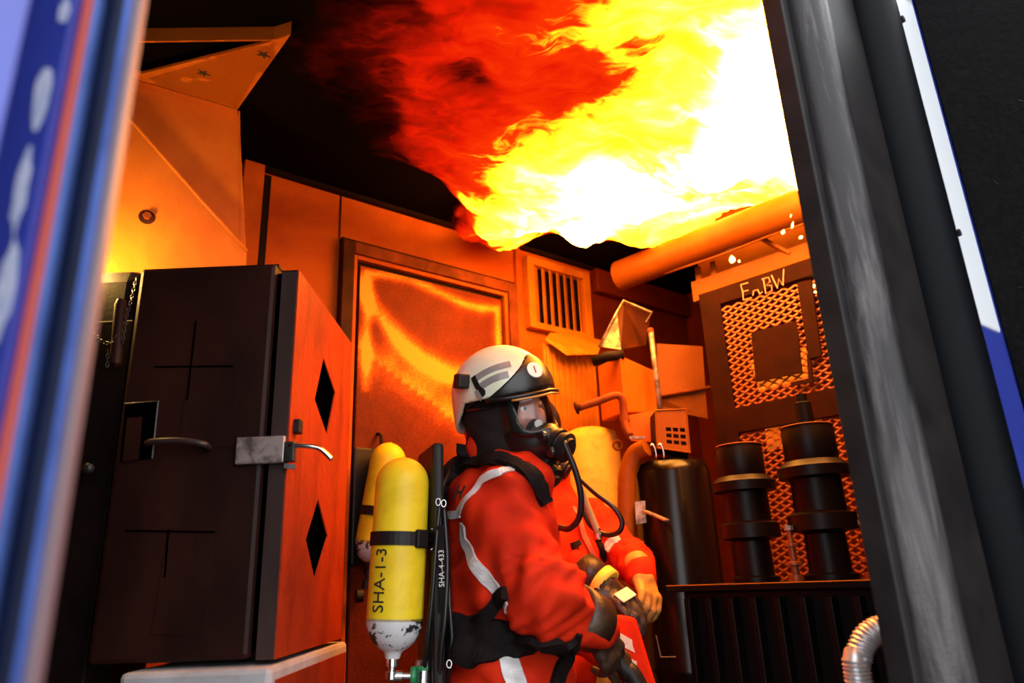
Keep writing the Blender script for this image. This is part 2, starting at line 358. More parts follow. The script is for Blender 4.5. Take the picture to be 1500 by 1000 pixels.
# ------------------------------------------------------------------ louvre window in the back wall
wn1 = bpy.data.objects.new('window_1', None); COL.objects.link(wn1); wn1.location = tuple(BW(1.59, 2.37, 0)); ORG['window_1'] = BW(1.59, 2.37, 0)
wn1['kind'] = 'structure'; wn1['label'] = 'small steel window with upright louvre slats in the back wall'; wn1['category'] = 'window'
a0, a1, b0, b1 = 1.365, 1.815, 2.385, 2.79
for nm, a in (('window_stile', (a0, a0+.045, b0, b1)), ('window_stile', (a1-.045, a1, b0, b1)), ('window_rail', (a0+.045, a1-.045, b1-.045, b1)), ('window_rail', (a0+.045, a1-.045, b0, b0+.035))):
    obj(nm, wbox(MB(), *a, 0, .045), M['wall_pale'], wn1, bevel=.004)
obj('window_backing', wbox(MB(), a0+.045, a1-.045, b0+.035, b1-.045, 0, .006), M['soot'], wn1)
for i in range(7):
    t = a0+.07+i*.052; c = BW(t, (b0+b1)/2-.005, .024); an = math.radians(-32)
    obj('slat', MB().box(c, (.044, .004, b1-b0-.085), (D*math.cos(an)+N*math.sin(an), N*math.cos(an)-D*math.sin(an), Z3)), M['wall_pale'], wn1)

# ------------------------------------------------------------------ right door post and open door
jp = bpy.data.objects.new('door_2', None); COL.objects.link(jp); q0 = BW(tj1, 0, FO); jp.location = tuple(q0); ORG['door_2'] = q0
jp['kind'] = 'structure'; jp['label'] = 'black steel doorway post with scuffed rounded edge and blue rim'; jp['category'] = 'door frame'
tA, tB, tC = bt(1283, 500, FO)[0], bt(1398, 500, FO)[0], tdo
obj('inner_lip', wbox(MB(), tj1-.004, tj1+.022, 0, 2.55, FO-.03, FO+.012), M['black_metal'], jp, bevel=.003)
tm = (tj1+.022+tA)/2; rr = (tA-tj1-.022)/2
auto_smooth(obj('rounded_post', MB().tube([BW(tm, -.02, FO+.012), BW(tm, 2.55, FO+.012)], rr*1.02, 20), M['worn'], jp))
obj('flat_profile', wbox(MB(), tA, tA+(tB-tA)*.62, 0, 2.55, FO, FO+.012), M['black_metal'], jp, bevel=.003)
auto_smooth(obj('door_gasket', MB().tube([BW(tA+(tB-tA)*.80, -.02, FO+.008), BW(tA+(tB-tA)*.80, 2.55, FO+.008)], (tB-tA)*.19, 14), M['black_rubber_seal'], jp))
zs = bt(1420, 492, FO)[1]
obj('rim_strip', wbox(MB(), tB, tC+.004, zs, 2.6, FO-.004, FO+.05), M['sky_sheen'], jp, bevel=.006)  # upper length coloured white as the sky's reflection
obj('rim_strip', wbox(MB(), tB, tC+.004, -.02, zs, FO-.004, FO+.05), M['blue'], jp, bevel=.006)
for py in (20, 328):
    zz = bt(1300+(py/328)*72, py, FO+.05)[1]; obj('bolt', MB().tube([BW(tB+.006, zz, FO+.045), BW(tB+.006, zz, FO+.062)], .009, 8), M['rubber2'], jp)
for px, py in ((1232, 60), (1320, 352)):
    tt, zz = bt(px+20, py, FO+.012); obj('plug', MB().lathe(BW(tA+.03, zz, FO+.011), N, [(.014, 0), (.014, .002), (.008, .003)], 14), M['rubber2'], jp)
d3 = bpy.data.objects.new('door_3', None); COL.objects.link(d3); q0 = BW(tdo+.01, 0, FO+.06); d3.location = tuple(q0); ORG['door_3'] = q0
d3['kind'] = 'structure'; d3['label'] = 'black scratched inner face of the open container door'; d3['category'] = 'door'
an = math.radians(8); dd = N*math.cos(an)+D*math.sin(an); dn = -D*math.cos(an)+N*math.sin(an)
h0 = BW(tdo+.005, 0, FO+.055)
M['doorblack'] = mat('scratched_black_door', (.0014, .0009, .0011), .5, .0, (.004, .003, .0033), 40, (.5, .75), .2, 70, spec=.05)
obj('door_leaf', MB().hexa([h0+Z3*0.02, h0+dd*1.1+Z3*.02, h0+dd*1.1-dn*.05+Z3*.02, h0-dn*.05+Z3*.02, h0+Z3*2.6, h0+dd*1.1+Z3*2.6, h0+dd*1.1-dn*.05+Z3*2.6, h0-dn*.05+Z3*2.6]), M['doorblack'], d3)
rs = random.Random(9)
sm = MB()
for i in range(46):
    a = rs.uniform(.05, .5); z = rs.uniform(1.25, 2.2); b = rs.uniform(0, 6.28); L = rs.uniform(.004, .018)
    c = h0+dd*a+Z3*z+dn*.001; e = dd*math.cos(b)+Z3*math.sin(b)
    sm.tube([c-e*L, c+dn*.001, c+e*L+Z3*.003], .0005, 4)
obj('lint_scratches', sm, M['worn'], d3, kind='stuff')

# ------------------------------------------------------------------ blue doorway edge close to the lens
lj = bpy.data.objects.new('door_4', None); COL.objects.link(lj); q0 = A3(-.36, .5, 0); lj.location = tuple(q0); ORG['door_4'] = q0
lj['kind'] = 'structure'; lj['label'] = 'blue painted doorway edge with red stripe and dark rubber seal beside the camera'; lj['category'] = 'door frame'
def vstrip(nm, x0, x1, y0, y1, m, z0=-.02, z1=2.55, bevel=.002): return obj(nm, MB().hexa([(x0, y0, z0), (x1, y0, z0), (x1, y1, z0), (x0, y1, z0), (x0, y0, z1), (x1, y0, z1), (x1, y1, z1), (x0, y1, z1)]), m, lj, bevel=bevel)
vstrip('edge_lip', -.3165, -.309, .49, .502, M['blue_pale'])
vstrip('edge_return', -.3265, -.3165, .494, .506, M['blue_light'])
auto_smooth(obj('rubber_seal', MB().tube([(-.3385, .512, -.02), (-.3385, .512, 2.55)], .0125, 16), M['navy'], lj))
vstrip('seal_channel', -.352, -.3265, .52, .53, M['navy'])
vstrip('inner_bead', -.3555, -.351, .497, .53, M['blue_light'])
vstrip('red_stripe', -.3655, -.3555, .498, .53, M['red_strip'])
vstrip('blue_panel', -.46, -.3655, .490, .53, M['blue'])
for px, py, wx, wz in ((94, 16, .005, .014), (61, 138, .0065, .030), (31, 275, .006, .036), (9, 420, .007, .042), (22, 56, .004, .006)):
    c = at(px, py, .4893); rg = random.Random(px)
    obj('white_patch', MB().prism([c+A3(wx*math.cos(t)*rg.uniform(.7, 1.2), 0, wz*math.sin(t)*rg.uniform(.75, 1.2)) for t in np.linspace(0, 6.283, 15)[:-1]], A3(0, .0012, 0)), M['pale_patch'], lj)  # irregular pale patches laid on the blue panel
obj('return_panel', MB().hexa([(-.46, .49, -.02), (-.46, .53, -.02), tuple(BW(-.87, -.02, FO+.05)), tuple(BW(-.90, -.02, FO)), (-.46, .49, 2.55), (-.46, .53, 2.55), tuple(BW(-.87, 2.55, FO+.05)), tuple(BW(-.90, 2.55, FO))]), M['blue'], lj)

# ------------------------------------------------------------------ steel baffle housing, upper part beyond the cabinet
bf = thing('steel_baffle', at(280, 300, 2.1)*A3(1, 1, 0)+Z3*2.0, 'folded heat shield plates with bolt and slotted soffit above the black cabinet', 'heat shield')
zS = 2.80
b0_, b1_ = atz(205, 118, zS), atz(348, 160, zS); db = unit(b1_-b0_); nb = unit(np.cross(db, Z3)); nb = nb if nb[1] < 0 else -nb
bl = b0_ - db*.30
def bp_(px, py, off=0.): return onp(px, py, b0_+nb*off, nb)
# upper plate
obj('upper_plate', MB().prism([bl, b1_, bp_(352, 190), bp_(362, 395), bp_(362, 395)*A3(1, 1, 0)+Z3*2.0, bl*A3(1, 1, 0)+Z3*2.0], -nb*.012), M['baffle'], bf, bevel=.003)
# folded right-hand edge
e0, e1 = b1_, bp_(352, 190); k = -nb*.10 + db*.022
obj('edge_flange', MB().prism([bp_(349, 162), bp_(349, 162)+k, bp_(360, 395)*A3(1, 1, 0)+k+Z3*2.0, bp_(357, 395)*A3(1, 1, 0)+Z3*2.0], db*.006), M['baffle'], bf)
# front plate with the diagonal bent edge
o_ = .035
fp = [bp_(120, 138, o_), bp_(195, 180, o_), bp_(290, 288, o_), bp_(362, 368, o_), bp_(364, 395, o_)*A3(1, 1, 0)+Z3*2.0, bp_(120, 395, o_)*A3(1, 1, 0)+Z3*2.0]
obj('front_plate', MB().prism(fp, -nb*.010), M['baffle'], bf, bevel=.003)
obj('bent_edge', MB().tube([p+nb*.001 for p in fp[:4]], .006, 8), M['baffle'], bf, smooth=True)
bc = bp_(215, 318, o_); br = unit(np.cross(nb, Z3))
wsh = obj('washer', MB().lathe(bc-nb*.002, nb, [(.024, 0), (.024, .005), (.017, .007)], 20), M['dark_edge'], bf)
obj('bolt_head', MB().lathe(bc, nb, [(.013, .004), (.013, .016), (.011, .018)], 6), M['rust'], wsh)
# soffit with two slots, and the fascia dropping from the ceiling
s0, s1, s2, s3 = atz(208, 108, zS), atz(400, 60, zS), atz(425, 52, zS), b1_
lf0 = s0 - db*.28
sf = obj('soffit_plate', MB().prism([bl, b0_, b1_, s2, s1, s0, lf0], Z3*.01), M['baffle'], bf)
for px, py in ((298, 107), (386, 80)):
    c = atz(px, py, zS-.001); star = []
    for i in range(10):
        r_ = .019 if i % 2 == 0 else .007; star.append(c + db*r_*1.25*math.cos(i*.628) + nb*r_*math.sin(i*.628))
    obj('slot_hole', MB().prism(star, -Z3*.0015), M['ink'], bf)
obj('fascia_plate', MB().prism([lf0, s1, s1+Z3*.05, lf0+Z3*.05], nb*.008), M['baffle'], bf)
obj('fascia_return', MB().prism([s1, s2, s2+Z3*.05, s1+Z3*.05], nb*.008), M['baffle'], bf)
# ================================================================== black cabinet
def plate_holes(outer, holes, ext):
    """flat plate with real holes, extruded by ext"""
    bm = bmesh.new(); ed = []; loops = []
    for lp in [outer]+holes:
        v = [bm.verts.new(tuple(p)) for p in lp]; loops.append(v); ed += [bm.edges.new((v[i], v[(i+1) % len(v)])) for i in range(len(v))]
    bmesh.ops.triangle_fill(bm, edges=ed, use_beauty=True)
    bm.verts.index_update(); n = len(bm.verts); V = [np.array(v.co) for v in bm.verts]; F = [tuple(v.index for v in f.verts) for f in bm.faces]
    L = [[v.index for v in lp] for lp in loops]; bm.free()
    m = MB(); e = np.array(ext, float)
    return m.add(V+[p+e for p in V], F+[tuple(i+n for i in f[::-1]) for f in F]+[(lp[i], lp[(i+1) % len(lp)], n+lp[(i+1) % len(lp)], n+lp[i]) for lp in L for i in range(len(lp))])
CY, CB = 1.75, 2.36
cab = thing('steel_cabinet', (-.78, 2.05, 1.0), 'tall soot black steel cabinet with a rust red door standing on a grey plinth', 'cabinet')
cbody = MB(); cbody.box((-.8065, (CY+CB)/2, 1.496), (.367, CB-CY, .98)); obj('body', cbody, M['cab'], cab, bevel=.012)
obj('top_plate', MB().box((-.775, (CY+CB)/2+.01, 1.989), (.30, CB-CY-.03, .008)), M['cab'], cab)
obj('hinge_gap', MB().box((-.6155, (CY+CB)/2+.006, 1.49), (.016, CB-CY-.02, .94)), M['void'], cab)
# door with two diamond openings
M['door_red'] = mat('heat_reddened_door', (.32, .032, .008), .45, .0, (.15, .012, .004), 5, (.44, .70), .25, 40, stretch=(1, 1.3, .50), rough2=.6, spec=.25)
DX = -.563
dz0, dz1, dy0, dy1 = 1.004, 1.964, CY+.006, CB+.02
def dface(px, py): return onp(px, py, (DX, 0, 0), A3(1, 0, 0))
dia = [[dface(474, 524), dface(491, 575), dface(479, 637), dface(461, 585)], [dface(466, 730), dface(480, 785), dface(461, 848), dface(448, 790)]]
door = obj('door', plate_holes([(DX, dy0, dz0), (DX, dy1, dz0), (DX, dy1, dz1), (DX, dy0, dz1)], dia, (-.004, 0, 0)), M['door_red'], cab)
obj('door_edge', MB().box((DX-.0245, dy0+.0015, (dz0+dz1)/2), (.041, .003, dz1-dz0)), M['cabstrip'], door)
obj('door_edge', MB().box((DX-.0245, (dy0+dy1)/2, dz1-.0015), (.041, dy1-dy0, .003)), M['cabstrip'], door)
obj('door_core', MB().box((DX-.036, (dy0+dy1)/2, (dz0+dz1)/2), (.018, dy1-dy0-.01, dz1-dz0-.01)), M['void'], door)
kb = dface(432, 625); obj('lock_box', MB().box(kb+A3(.008, 0, 0), (.018, .03, .036)), M['rubber2'], door, bevel=.003)
# latch across the gap with a lever
pl0, pl1 = at(348, 641, CY-.008), at(416, 678, CY-.008)
lat = obj('latch_plate', MB().box((pl0+pl1)/2, (pl1[0]-pl0[0], .014, pl0[2]-pl1[2])), M['plate'], cab, bevel=.003)
kc = at(425, 662, CY-.004); obj('latch_knuckle', MB().box(kc, (.026, .022, .05)), M['worn'], lat, bevel=.003)
obj('lever', MB().tube(spline([at(422, 652, CY-.01), at(448, 653, CY-.006), at(466, 656, CY), at(476, 663, CY+.004), at(486, 673, CY+.008)], 5), .0065, 10), M['chrome'], lat, smooth=True)
obj('catch_tongue', MB().beam(at(416, 682, CY-.01), at(432, 684, CY-.002), .006, .012), M['worn'], lat)
# cross-shaped slits
def slit(a, b, wd): return MB().beam(at(*a, CY-.0024), at(*b, CY-.0024), wd, .0014, side=(0, 1, 0))
for a, b in (((287, 470), (274, 586)), ((226, 537), (342, 536)), ((247, 775), (241, 846)), ((183, 777), (315, 779))):
    obj('slit', slit(a, b, .0042), M['void'], cab)
# square pocket with rim and grab handle
q = [at(184, 592, CY), at(233, 588, CY), at(224, 672, CY), at(176, 676, CY)]
obj('pocket', MB().prism([p-A3(0, .001, 0) for p in q], A3(0, .0008, 0)), M['void'], cab)
obj('pocket_rim', MB().tube([q[0]-A3(0, .004, 0), q[1]-A3(0, .004, 0), q[2]-A3(0, .004, 0)], .003, 6), M['worn'], cab)
obj('pocket_flap', MB().prism([at(186, 612, CY-.003), at(208, 610, CY-.003), at(203, 672, CY-.012), at(179, 676, CY-.012)], A3(0, .002, 0)), M['cab'], cab)
obj('grab_handle', MB().tube(spline([at(214, 652, CY), at(222, 647, CY-.03), at(262, 645, CY-.04), at(298, 650, CY-.03), at(306, 657, CY)], 5), .008, 10), M['cabstrip'], cab, smooth=True)
obj('raised_panel', MB().prism([at(276, 541, CY-.002), at(352, 541, CY-.002), at(340, 655, CY-.002), at(262, 655, CY-.002)], A3(0, .002, 0)), M['cab'], cab)
obj('raised_panel', MB().prism([at(244, 783, CY-.002), at(312, 783, CY-.002), at(300, 930, CY-.002), at(222, 930, CY-.002)], A3(0, .002, 0)), M['cab'], cab)
obj('side_knob', MB().lathe(at(131, 686, CY-.005), (0, -1, 0), [(.012, 0), (.012, .012), (.006, .016)], 12), M['worn'], cab)
# hanging pin on a chain
def chain(path, r=.0055):
    P = spline(path, 10); L = [0]
    for i in range(1, len(P)): L.append(L[-1]+np.linalg.norm(P[i]-P[i-1]))
    m = MB(); n = int(L[-1]/(r*1.7))
    for k in range(n+1):
        s_ = L[-1]*k/n; i = max(1, min(len(P)-1, int(np.searchsorted(L, s_)))); t = unit(P[i]-P[i-1]); c = P[i-1]+(P[i]-P[i-1])*((s_-L[i-1])/max(L[i]-L[i-1], 1e-6))
        sd = unit(np.cross(t, (0, 1, 0) if k % 2 else (1, .3, 0)))
        m.tube([c+t*r*1.3*math.cos(a)+sd*r*.7*math.sin(a) for a in np.linspace(0, 2*math.pi, 9)], .0011, 4, cap=False)
    return m
pin = thing('hanging_pin', at(170, 545, CY-.02), 'dark steel pin hanging on a thin chain beside the black cabinet', 'pin')
auto_smooth(obj('pin', MB().lathe(at(169, 538, CY-.02), unit(at(178, 432, CY-.02)-at(169, 538, CY-.02)), [(.006, 0), (.015, .008), (.015, .17), (.010, .185)], 14), M['cab'], pin))
obj('chain', chain([at(199, 410, CY-.015), at(192, 440, CY-.022), at(184, 470, CY-.03), at(180, 500, CY-.03)]), M['worn'], pin)
obj('chain', chain([at(136, 482, CY-.02), at(146, 498, CY-.03), at(162, 502, CY-.035), at(173, 488, CY-.03)]), M['worn'], pin)
obj('chain', chain([at(158, 515, CY-.03), at(157, 534, CY-.03)]), M['worn'], pin)
colm = thing('steel_column', (-1.17, 2.0, 0), 'soot black steel column beside the cabinet at the blue door edge', 'column')
obj('post', MB().box((-1.155, 1.95, 1.01), (.31, .30, 2.02)), M['soot'], colm, bevel=.05)
obj('side_plate', MB().box((-1.06, 1.79, 1.2), (.11, .02, 1.3)), M['soot'], colm, bevel=.004)

pln = thing('grey_plinth', (-.72, 2.05, 0), 'pale grey metal plinth box under the black cabinet', 'plinth')
bx0, bx1 = at(176, 975, 1.70)[0], -.553
obj('box', MB().box(((bx0+bx1)/2, 2.06, .4965), (bx1-bx0, .72, .993)), M['grey_box'], pln, bevel=.012)
obj('side_panel', MB().box((bx1+.002, 2.06, .50), (.004, .66, .93)), M['door_red'], pln, bevel=.001)

# ================================================================== equipment in the far corner
vd = thing('vent_duct', BW(1.65, 0, .11), 'upright ribbed sheet metal duct with bent lid under the louvre window', 'duct')
va, vb = bt(797, 520, .2)[0], bt(872, 520, .2)[0]; vz = bt(830, 508, .2)[1]
obj('duct_body', wbox(MB(), va, vb, 0, vz, .004, .2), M['wall_pale'], vd, bevel=.01)
for i in range(9):
    t = va+.02+i*(vb-va-.04)/8; obj('rib', wbox(MB(), t-.008, t+.008, vz-.42, vz-.02, .2, .208), M['wall_pale'], vd, bevel=.003)
obj('bent_lid', MB().prism([onp(799, 498, BW(0, 0, .22), N), onp(806, 489, BW(0, 0, .10), N), onp(832, 488, BW(0, 0, .06), N), onp(882, 500, BW(0, 0, .10), N), onp(876, 519, BW(0, 0, .26), N), onp(830, 520, BW(0, 0, .27), N)], Z3*.006), M['wall_pale'], vd)
td = thing('pale_drum', at(868, 700, 3.25)*A3(1, 1, 0), 'pale heat blistered upright tank behind the firefighters', 'tank')
zt_ = at(914, 604, 2.98)[2]-.012
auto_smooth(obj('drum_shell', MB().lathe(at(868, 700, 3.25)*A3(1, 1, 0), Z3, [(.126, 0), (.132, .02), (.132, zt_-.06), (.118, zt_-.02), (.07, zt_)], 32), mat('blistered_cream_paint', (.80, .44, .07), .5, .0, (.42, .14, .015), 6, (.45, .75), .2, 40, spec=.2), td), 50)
obj('lifting_eye', MB().tube([at(905, 652, 3.09)+A3(.02*math.cos(a), 0, .02*math.sin(a)) for a in np.linspace(0, 6.28, 12)], .006, 6), M['rust'], td)
hb = thing('equipment_housing', at(915, 600, 3.0), 'angular orange lit steel housing with a dark pipe stub on the end of the duct', 'housing')
L_, M_, R_ = at(877, 560, 3.14), at(912, 560, 2.98), at(964, 560, 3.16); zz0, zz1 = at(914, 604, 2.98)[2], at(912, 520, 2.98)[2]
fl = lambda p, z: A3(p[0], p[1], z)
Q_ = L_+R_-M_
obj('housing_body', MB().hexa([fl(L_, zz0), fl(M_, zz0), fl(R_, zz0+.03), fl(Q_, zz0+.03), fl(L_, zz1), fl(M_, zz1), fl(R_, zz1-.03), fl(Q_, zz1-.03)]), M['wall'], hb, bevel=.006)
obj('pipe_stub', MB().tube([at(868, 530, 3.02), at(890, 522, 3.0), at(914, 519, 2.99)], [.022, .024, .02], 14), M['soot'], hb, smooth=True)
obj('lower_plate', MB().prism([at(921, 608, 3.0), at(962, 600, 3.0), at(965, 648, 3.0), at(925, 645, 3.0)], A3(0, .02, 0)), M['wall'], hb)
hp = thing('sheet_hopper', at(915, 505, 3.1), 'open steel hopper of bent sheet above the housing', 'hopper')
obj('side_flap', MB().prism([at(878, 507, 3.12), at(903, 458, 3.12), at(909, 512, 3.04)], A3(.004, .004, 0)), M['chrome'] if 0 else M['plate'], hp)
obj('back_sheet', MB().prism([at(903, 458, 3.13), at(913, 441, 3.16), at(953, 457, 3.24), at(946, 505, 3.24), at(909, 512, 3.05)], A3(.003, .006, 0)), M['dark_edge'], hp)
obj('rolled_rim', MB().tube([at(877, 508, 3.11), at(904, 456, 3.11), at(913, 440, 3.14), at(955, 457, 3.22), at(946, 472, 3.22)], .005, 6), M['plate'], hp, smooth=True)
hr = thing('angled_pipe', at(925, 645, 2.9), 'thin bent pipe elbow reaching out beside the breathing mask', 'pipe')
obj('pipe_run', MB().tube(spline([at(846, 597, 2.86), at(875, 588, 2.86), at(900, 579, 2.86), at(911, 584, 2.87), at(914, 605, 2.88), at(917, 626, 2.87), at(923, 638, 2.86)], 5), .016, 12), M['rust'], hr, smooth=True)
obj('end_flange', MB().lathe(at(846, 597, 2.86), unit(at(846, 597, 2.86)-at(875, 588, 2.86)), [(.026, 0), (.026, .008), (.014, .012)], 14), M['dark_edge'], hr)
obj('coupling', MB().lathe(at(915, 610, 2.88), -Z3, [(.021, 0), (.021, .02)], 12), M['rust'], hr)
obj('bright_flange', MB().beam(at(922, 641, 2.85), at(944, 641, 2.85), .02, .010), M['plate'], hr)
rd = thing('upright_rod', at(967, 600, 3.05), 'slim upright steel rod rising in front of the housing', 'rod')
obj('rod', MB().tube([at(967, 602, 3.05), at(960, 540, 3.05), at(953, 484, 3.05)], .012, 10), M['plate'], rd, smooth=True)
obj('rod_cap', MB().lathe(at(953, 486, 3.05), Z3, [(.015, 0), (.015, .012), (.009, .018)], 10), M['rust'], rd)
sp = thing('creased_panel', at(1000, 610, 3.45), 'creased orange lit sheet metal panel behind the upright rod', 'panel')
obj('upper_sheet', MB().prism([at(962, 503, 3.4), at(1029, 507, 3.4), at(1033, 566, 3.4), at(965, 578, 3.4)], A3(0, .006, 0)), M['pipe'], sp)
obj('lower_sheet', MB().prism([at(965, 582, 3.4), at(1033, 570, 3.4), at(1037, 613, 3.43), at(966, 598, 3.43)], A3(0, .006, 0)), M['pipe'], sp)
obj('crease_bar', MB().tube([at(962, 580, 3.39), at(1046, 566, 3.39)], .008, 8), M['rust'], sp)
gb = thing('grille_box', at(985, 662, 2.86), 'small steel box with nine ventilation slots on top of the black barrel', 'box')
c4 = [at(960, 601, 2.86), at(1005, 599, 2.86), at(1011, 663, 2.86), at(963, 656, 2.86)]
def bil(u, v): return (c4[0]*(1-u)+c4[1]*u)*(1-v)+(c4[3]*(1-u)+c4[2]*u)*v
hs = []
for r_ in range(3):
    for c_ in range(3):
        u = .30+c_*.22; v = .44+r_*.155; hs.append([bil(u, v), bil(u+.17, v), bil(u+.17, v+.095), bil(u, v+.095)])
obj('front_plate', plate_holes(c4, hs, A3(0, .004, 0)), M['pipe'], gb)
obj('box_back', MB().prism([p+A3(0, .02, 0) for p in c4], A3(0, .11, 0)), M['soot'], gb)
obj('box_frame', MB().tube(c4+[c4[0]], .004, 6), M['pipe'], gb)
obj('box_side', MB().prism([c4[1], c4[1]+A3(.012, .12, 0), c4[2]+A3(.012, .12, 0), c4[2]], A3(-.003, 0, 0)), M['rust'], gb)
ba = thing('black_barrel', at(994, 800, 3.0)*A3(1, 1, 0), 'glossy black barrel under the slotted box', 'barrel')
zb = at(990, 674, 3.0)[2]
auto_smooth(obj('barrel_shell', MB().lathe(at(994, 800, 3.0)*A3(1, 1, 0), Z3, [(.15, 0), (.158, .02), (.158, zb*.5), (.163, zb*.5+.01), (.158, zb*.5+.02), (.158, zb-.06), (.145, zb-.02), (.11, zb)], 32), mat('gloss_black_barrel', (.004, .002, .002), .22, spec=.3), ba), 60)
for dx in (-.03, .0): obj('carry_loop', MB().tube([at(968, 665, 2.80)+A3(dx+.03*math.cos(a)*.4, 0, .04*math.sin(a)) for a in np.linspace(-.4, 2.2, 10)], .004, 6), M['chrome'], ba, smooth=True)
el = thing('elbow_duct', at(915, 950, 2.98)*A3(1, 1, 0), 'orange lit round elbow pipe turning in over the black barrel', 'pipe')
pth = [at(917, 800, 2.94)*A3(1, 1, 0)+Z3*.0, at(917, 1000, 2.94), at(918, 800, 2.94), at(918, 730, 2.94), at(920, 690, 2.94), at(930, 665, 2.93), at(947, 655, 2.90)]
auto_smooth(obj('elbow', MB().tube(spline(pth, 8), .036, 18), M['pipe'], el), 60)
obj('pipe_clip', MB().prism([at(930, 735, 2.89), at(945, 733, 2.89), at(947, 765, 2.89), at(932, 768, 2.89)], A3(0, .012, 0)), M['plate'], el)
obj('clip_arm', MB().beam(at(944, 748, 2.87), at(977, 762, 2.75), .025, .006), M['plate'], el)
wr = thing('bent_wire', at(975, 962, 2.6), 'thin bright bent wire low beside the ribbed tank', 'wire')
obj('wire', MB().tube([at(961, 930, 2.6), at(968, 962, 2.6), at(990, 962, 2.58)], .0025, 5), M['plate'], wr)

# ------------------------------------------------------------------ big pipe and beam under the ceiling
zp = 2.60
pa, pb = atz(908, 404, zp), atz(1228, 281, zp); pd = unit(pb-pa)
sp_ = thing('overhead_pipe', (pa+pb)/2, 'thick orange lit pipe hung below the flames', 'pipe')
auto_smooth(obj('pipe', MB().tube([pa, pb, pb+pd*.5], .076, 28), M['pipe'], sp_), 50)
for k in (.08, .75): obj('hanger', MB().beam(pa+pd*k+Z3*.06, pa+pd*k+Z3*(HC-zp), .03, .005), M['rust'], sp_)
obj('conduit', MB().tube(spline([pa+pd*.25-Z3*.075+N*.01, pa+pd*.55-Z3*.085+N*.01, pa+pd*.8-Z3*.080+N*.01, pa+pd*1.15-Z3*.09+N*.01], 6), .006, 8), M['pipe'], sp_, smooth=True)

CA = at(1025, 433, 3.1); zA = CA[2]; CBp = atz(1240, 362, zA); ce = unit(CBp-CA); nc = unit(np.cross(ce, Z3)); nc = nc if nc[1] < 0 else -nc
def cg(px, py, off=0.): q = onp(px, py, CA+nc*off, nc); return (q-CA)@ce, q[2]
def CP(s, z, off=0.): return A3(CA[0], CA[1], 0)+ce*s+nc*off+Z3*z
def cbox(mb, s0, s1, z0, z1, o0, o1): return mb.hexa([CP(s0, z0, o0), CP(s1, z0, o0), CP(s1, z0, o1), CP(s0, z0, o1), CP(s0, z1, o0), CP(s1, z1, o0), CP(s1, z1, o1), CP(s0, z1, o1)])
bm_ = thing('channel_beam', CP(.5, zA+.02, -.1), 'orange lit channel beam along the top of the mesh cage', 'beam')
obj('web', cbox(MB(), -.06, 1.5, zA+.012, zA+.10, -.06, -.045), M['pipe'], bm_)
obj('flange', cbox(MB(), -.06, 1.5, zA+.0, zA+.012, -.10, -.045), M['pipe'], bm_)
for px in (1022, 1045):
    s_ = cg(px, 400, -.05)[0]; obj('tab', cbox(MB(), s_-.014, s_+.014, zA+.09, zA+.17, -.06, -.052), M['pipe'], bm_)
obj('back_sheet', cbox(MB(), -.06, 1.5, zA+.10, HC-.005, -.145, -.135), M['pipe'], bm_)  # added sheet, put in to show the orange fire glow above the beam
obj('brace', MB().beam(onp(1112, 347, CP(0, 0, .0), nc), onp(1156, 372, CP(0, 0, -.05), nc), .03, .012), M['pipe'], bm_)

# ------------------------------------------------------------------ mesh cage
cage = thing('mesh_cage', CP(.4, 0, 0), 'dark steel cage of expanded metal panels with scratched lettering on the top rail', 'cage')
S1, S2 = cg(1060, 470)[0], cg(1212, 450)[0]; S3 = cg(1232, 430)[0]; S4 = 1.45
W1t, W1b = zA-.075, cg(1077, 598)[1]; MRb = cg(1085, 634)[1]; ZB = 1.0
fr = [('stile', (0, S1, 0, zA)), ('stile', (S2, S3, 0, zA)), ('stile', (S4-.05, S4, 0, zA)), ('rail', (S1, S2, zA-.075, zA)), ('rail', (S3, S4-.05, zA-.06, zA)),
      ('rail', (S1, S2, MRb, W1b)), ('rail', (S3, S4-.05, MRb-.02, W1b-.02)), ('rail', (S1, S2, ZB-.1, ZB)), ('rail', (S3, S4-.05, ZB-.1, ZB))]
for nm, a in fr: obj(nm, cbox(MB(), *a, -.012, .012), M['cage'], cage, bevel=.002)
obj('bright_edge', MB().tube([CP(0, zA+.001, .012), CP(S4, zA+.001, .012)], .0028, 6), M['pipe'], cage)
def xmesh(s0, s1, z0, z1):
    m = MB(); pw, ph = .052, .030; n = int((z1-z0)/ph)+1; r_ = .0026
    def seg(a, b):
        # clip to the opening
        (sa, za), (sb, zb_) = a, b
        if min(sa, sb) < s0-.001 or max(sa, sb) > s1+.001 or min(za, zb_) < z0-.001 or max(za, zb_) > z1+.001: return
        m.beam(CP(sa, za, .0035*(1 if za < zb_ else -1)), CP(sb, zb_, -.0035*(1 if za < zb_ else -1)), .0075, .0024, side=nc)
    i = 0
    s_ = s0
    while s_ < s1:
        for j in range(n):
            z_ = z0+j*ph
            seg((s_, z_), (s_+pw/2, z_+ph/2)); seg((s_+pw/2, z_+ph/2), (s_+pw, z_)); seg((s_, z_+ph), (s_+pw/2, z_+ph/2)); seg((s_+pw/2, z_+ph/2), (s_+pw, z_+ph))
        s_ += pw
    return m
for a in ((S1, S2, W1b, W1t), (S1, S2, ZB, MRb), (S3, S4-.05, W1b-.02, zA-.06), (S3, S4-.05, ZB, MRb-.02)): obj('mesh_panel', xmesh(*a), M['mesh'], cage)
def cpoly(pts, off, th): return MB().prism([onp(x, y, CP(0, 0, off), nc) for x, y in pts], nc*th)
obj('cover_plate', cpoly([(1101, 487), (1167, 470), (1176, 546), (1108, 560)], .014, .006), M['cage'], cage)
lk = obj('lock_bar', cpoly([(1169, 415), (1190, 410), (1205, 522), (1186, 527)], .016, .012), M['cage'], cage, bevel=.002)
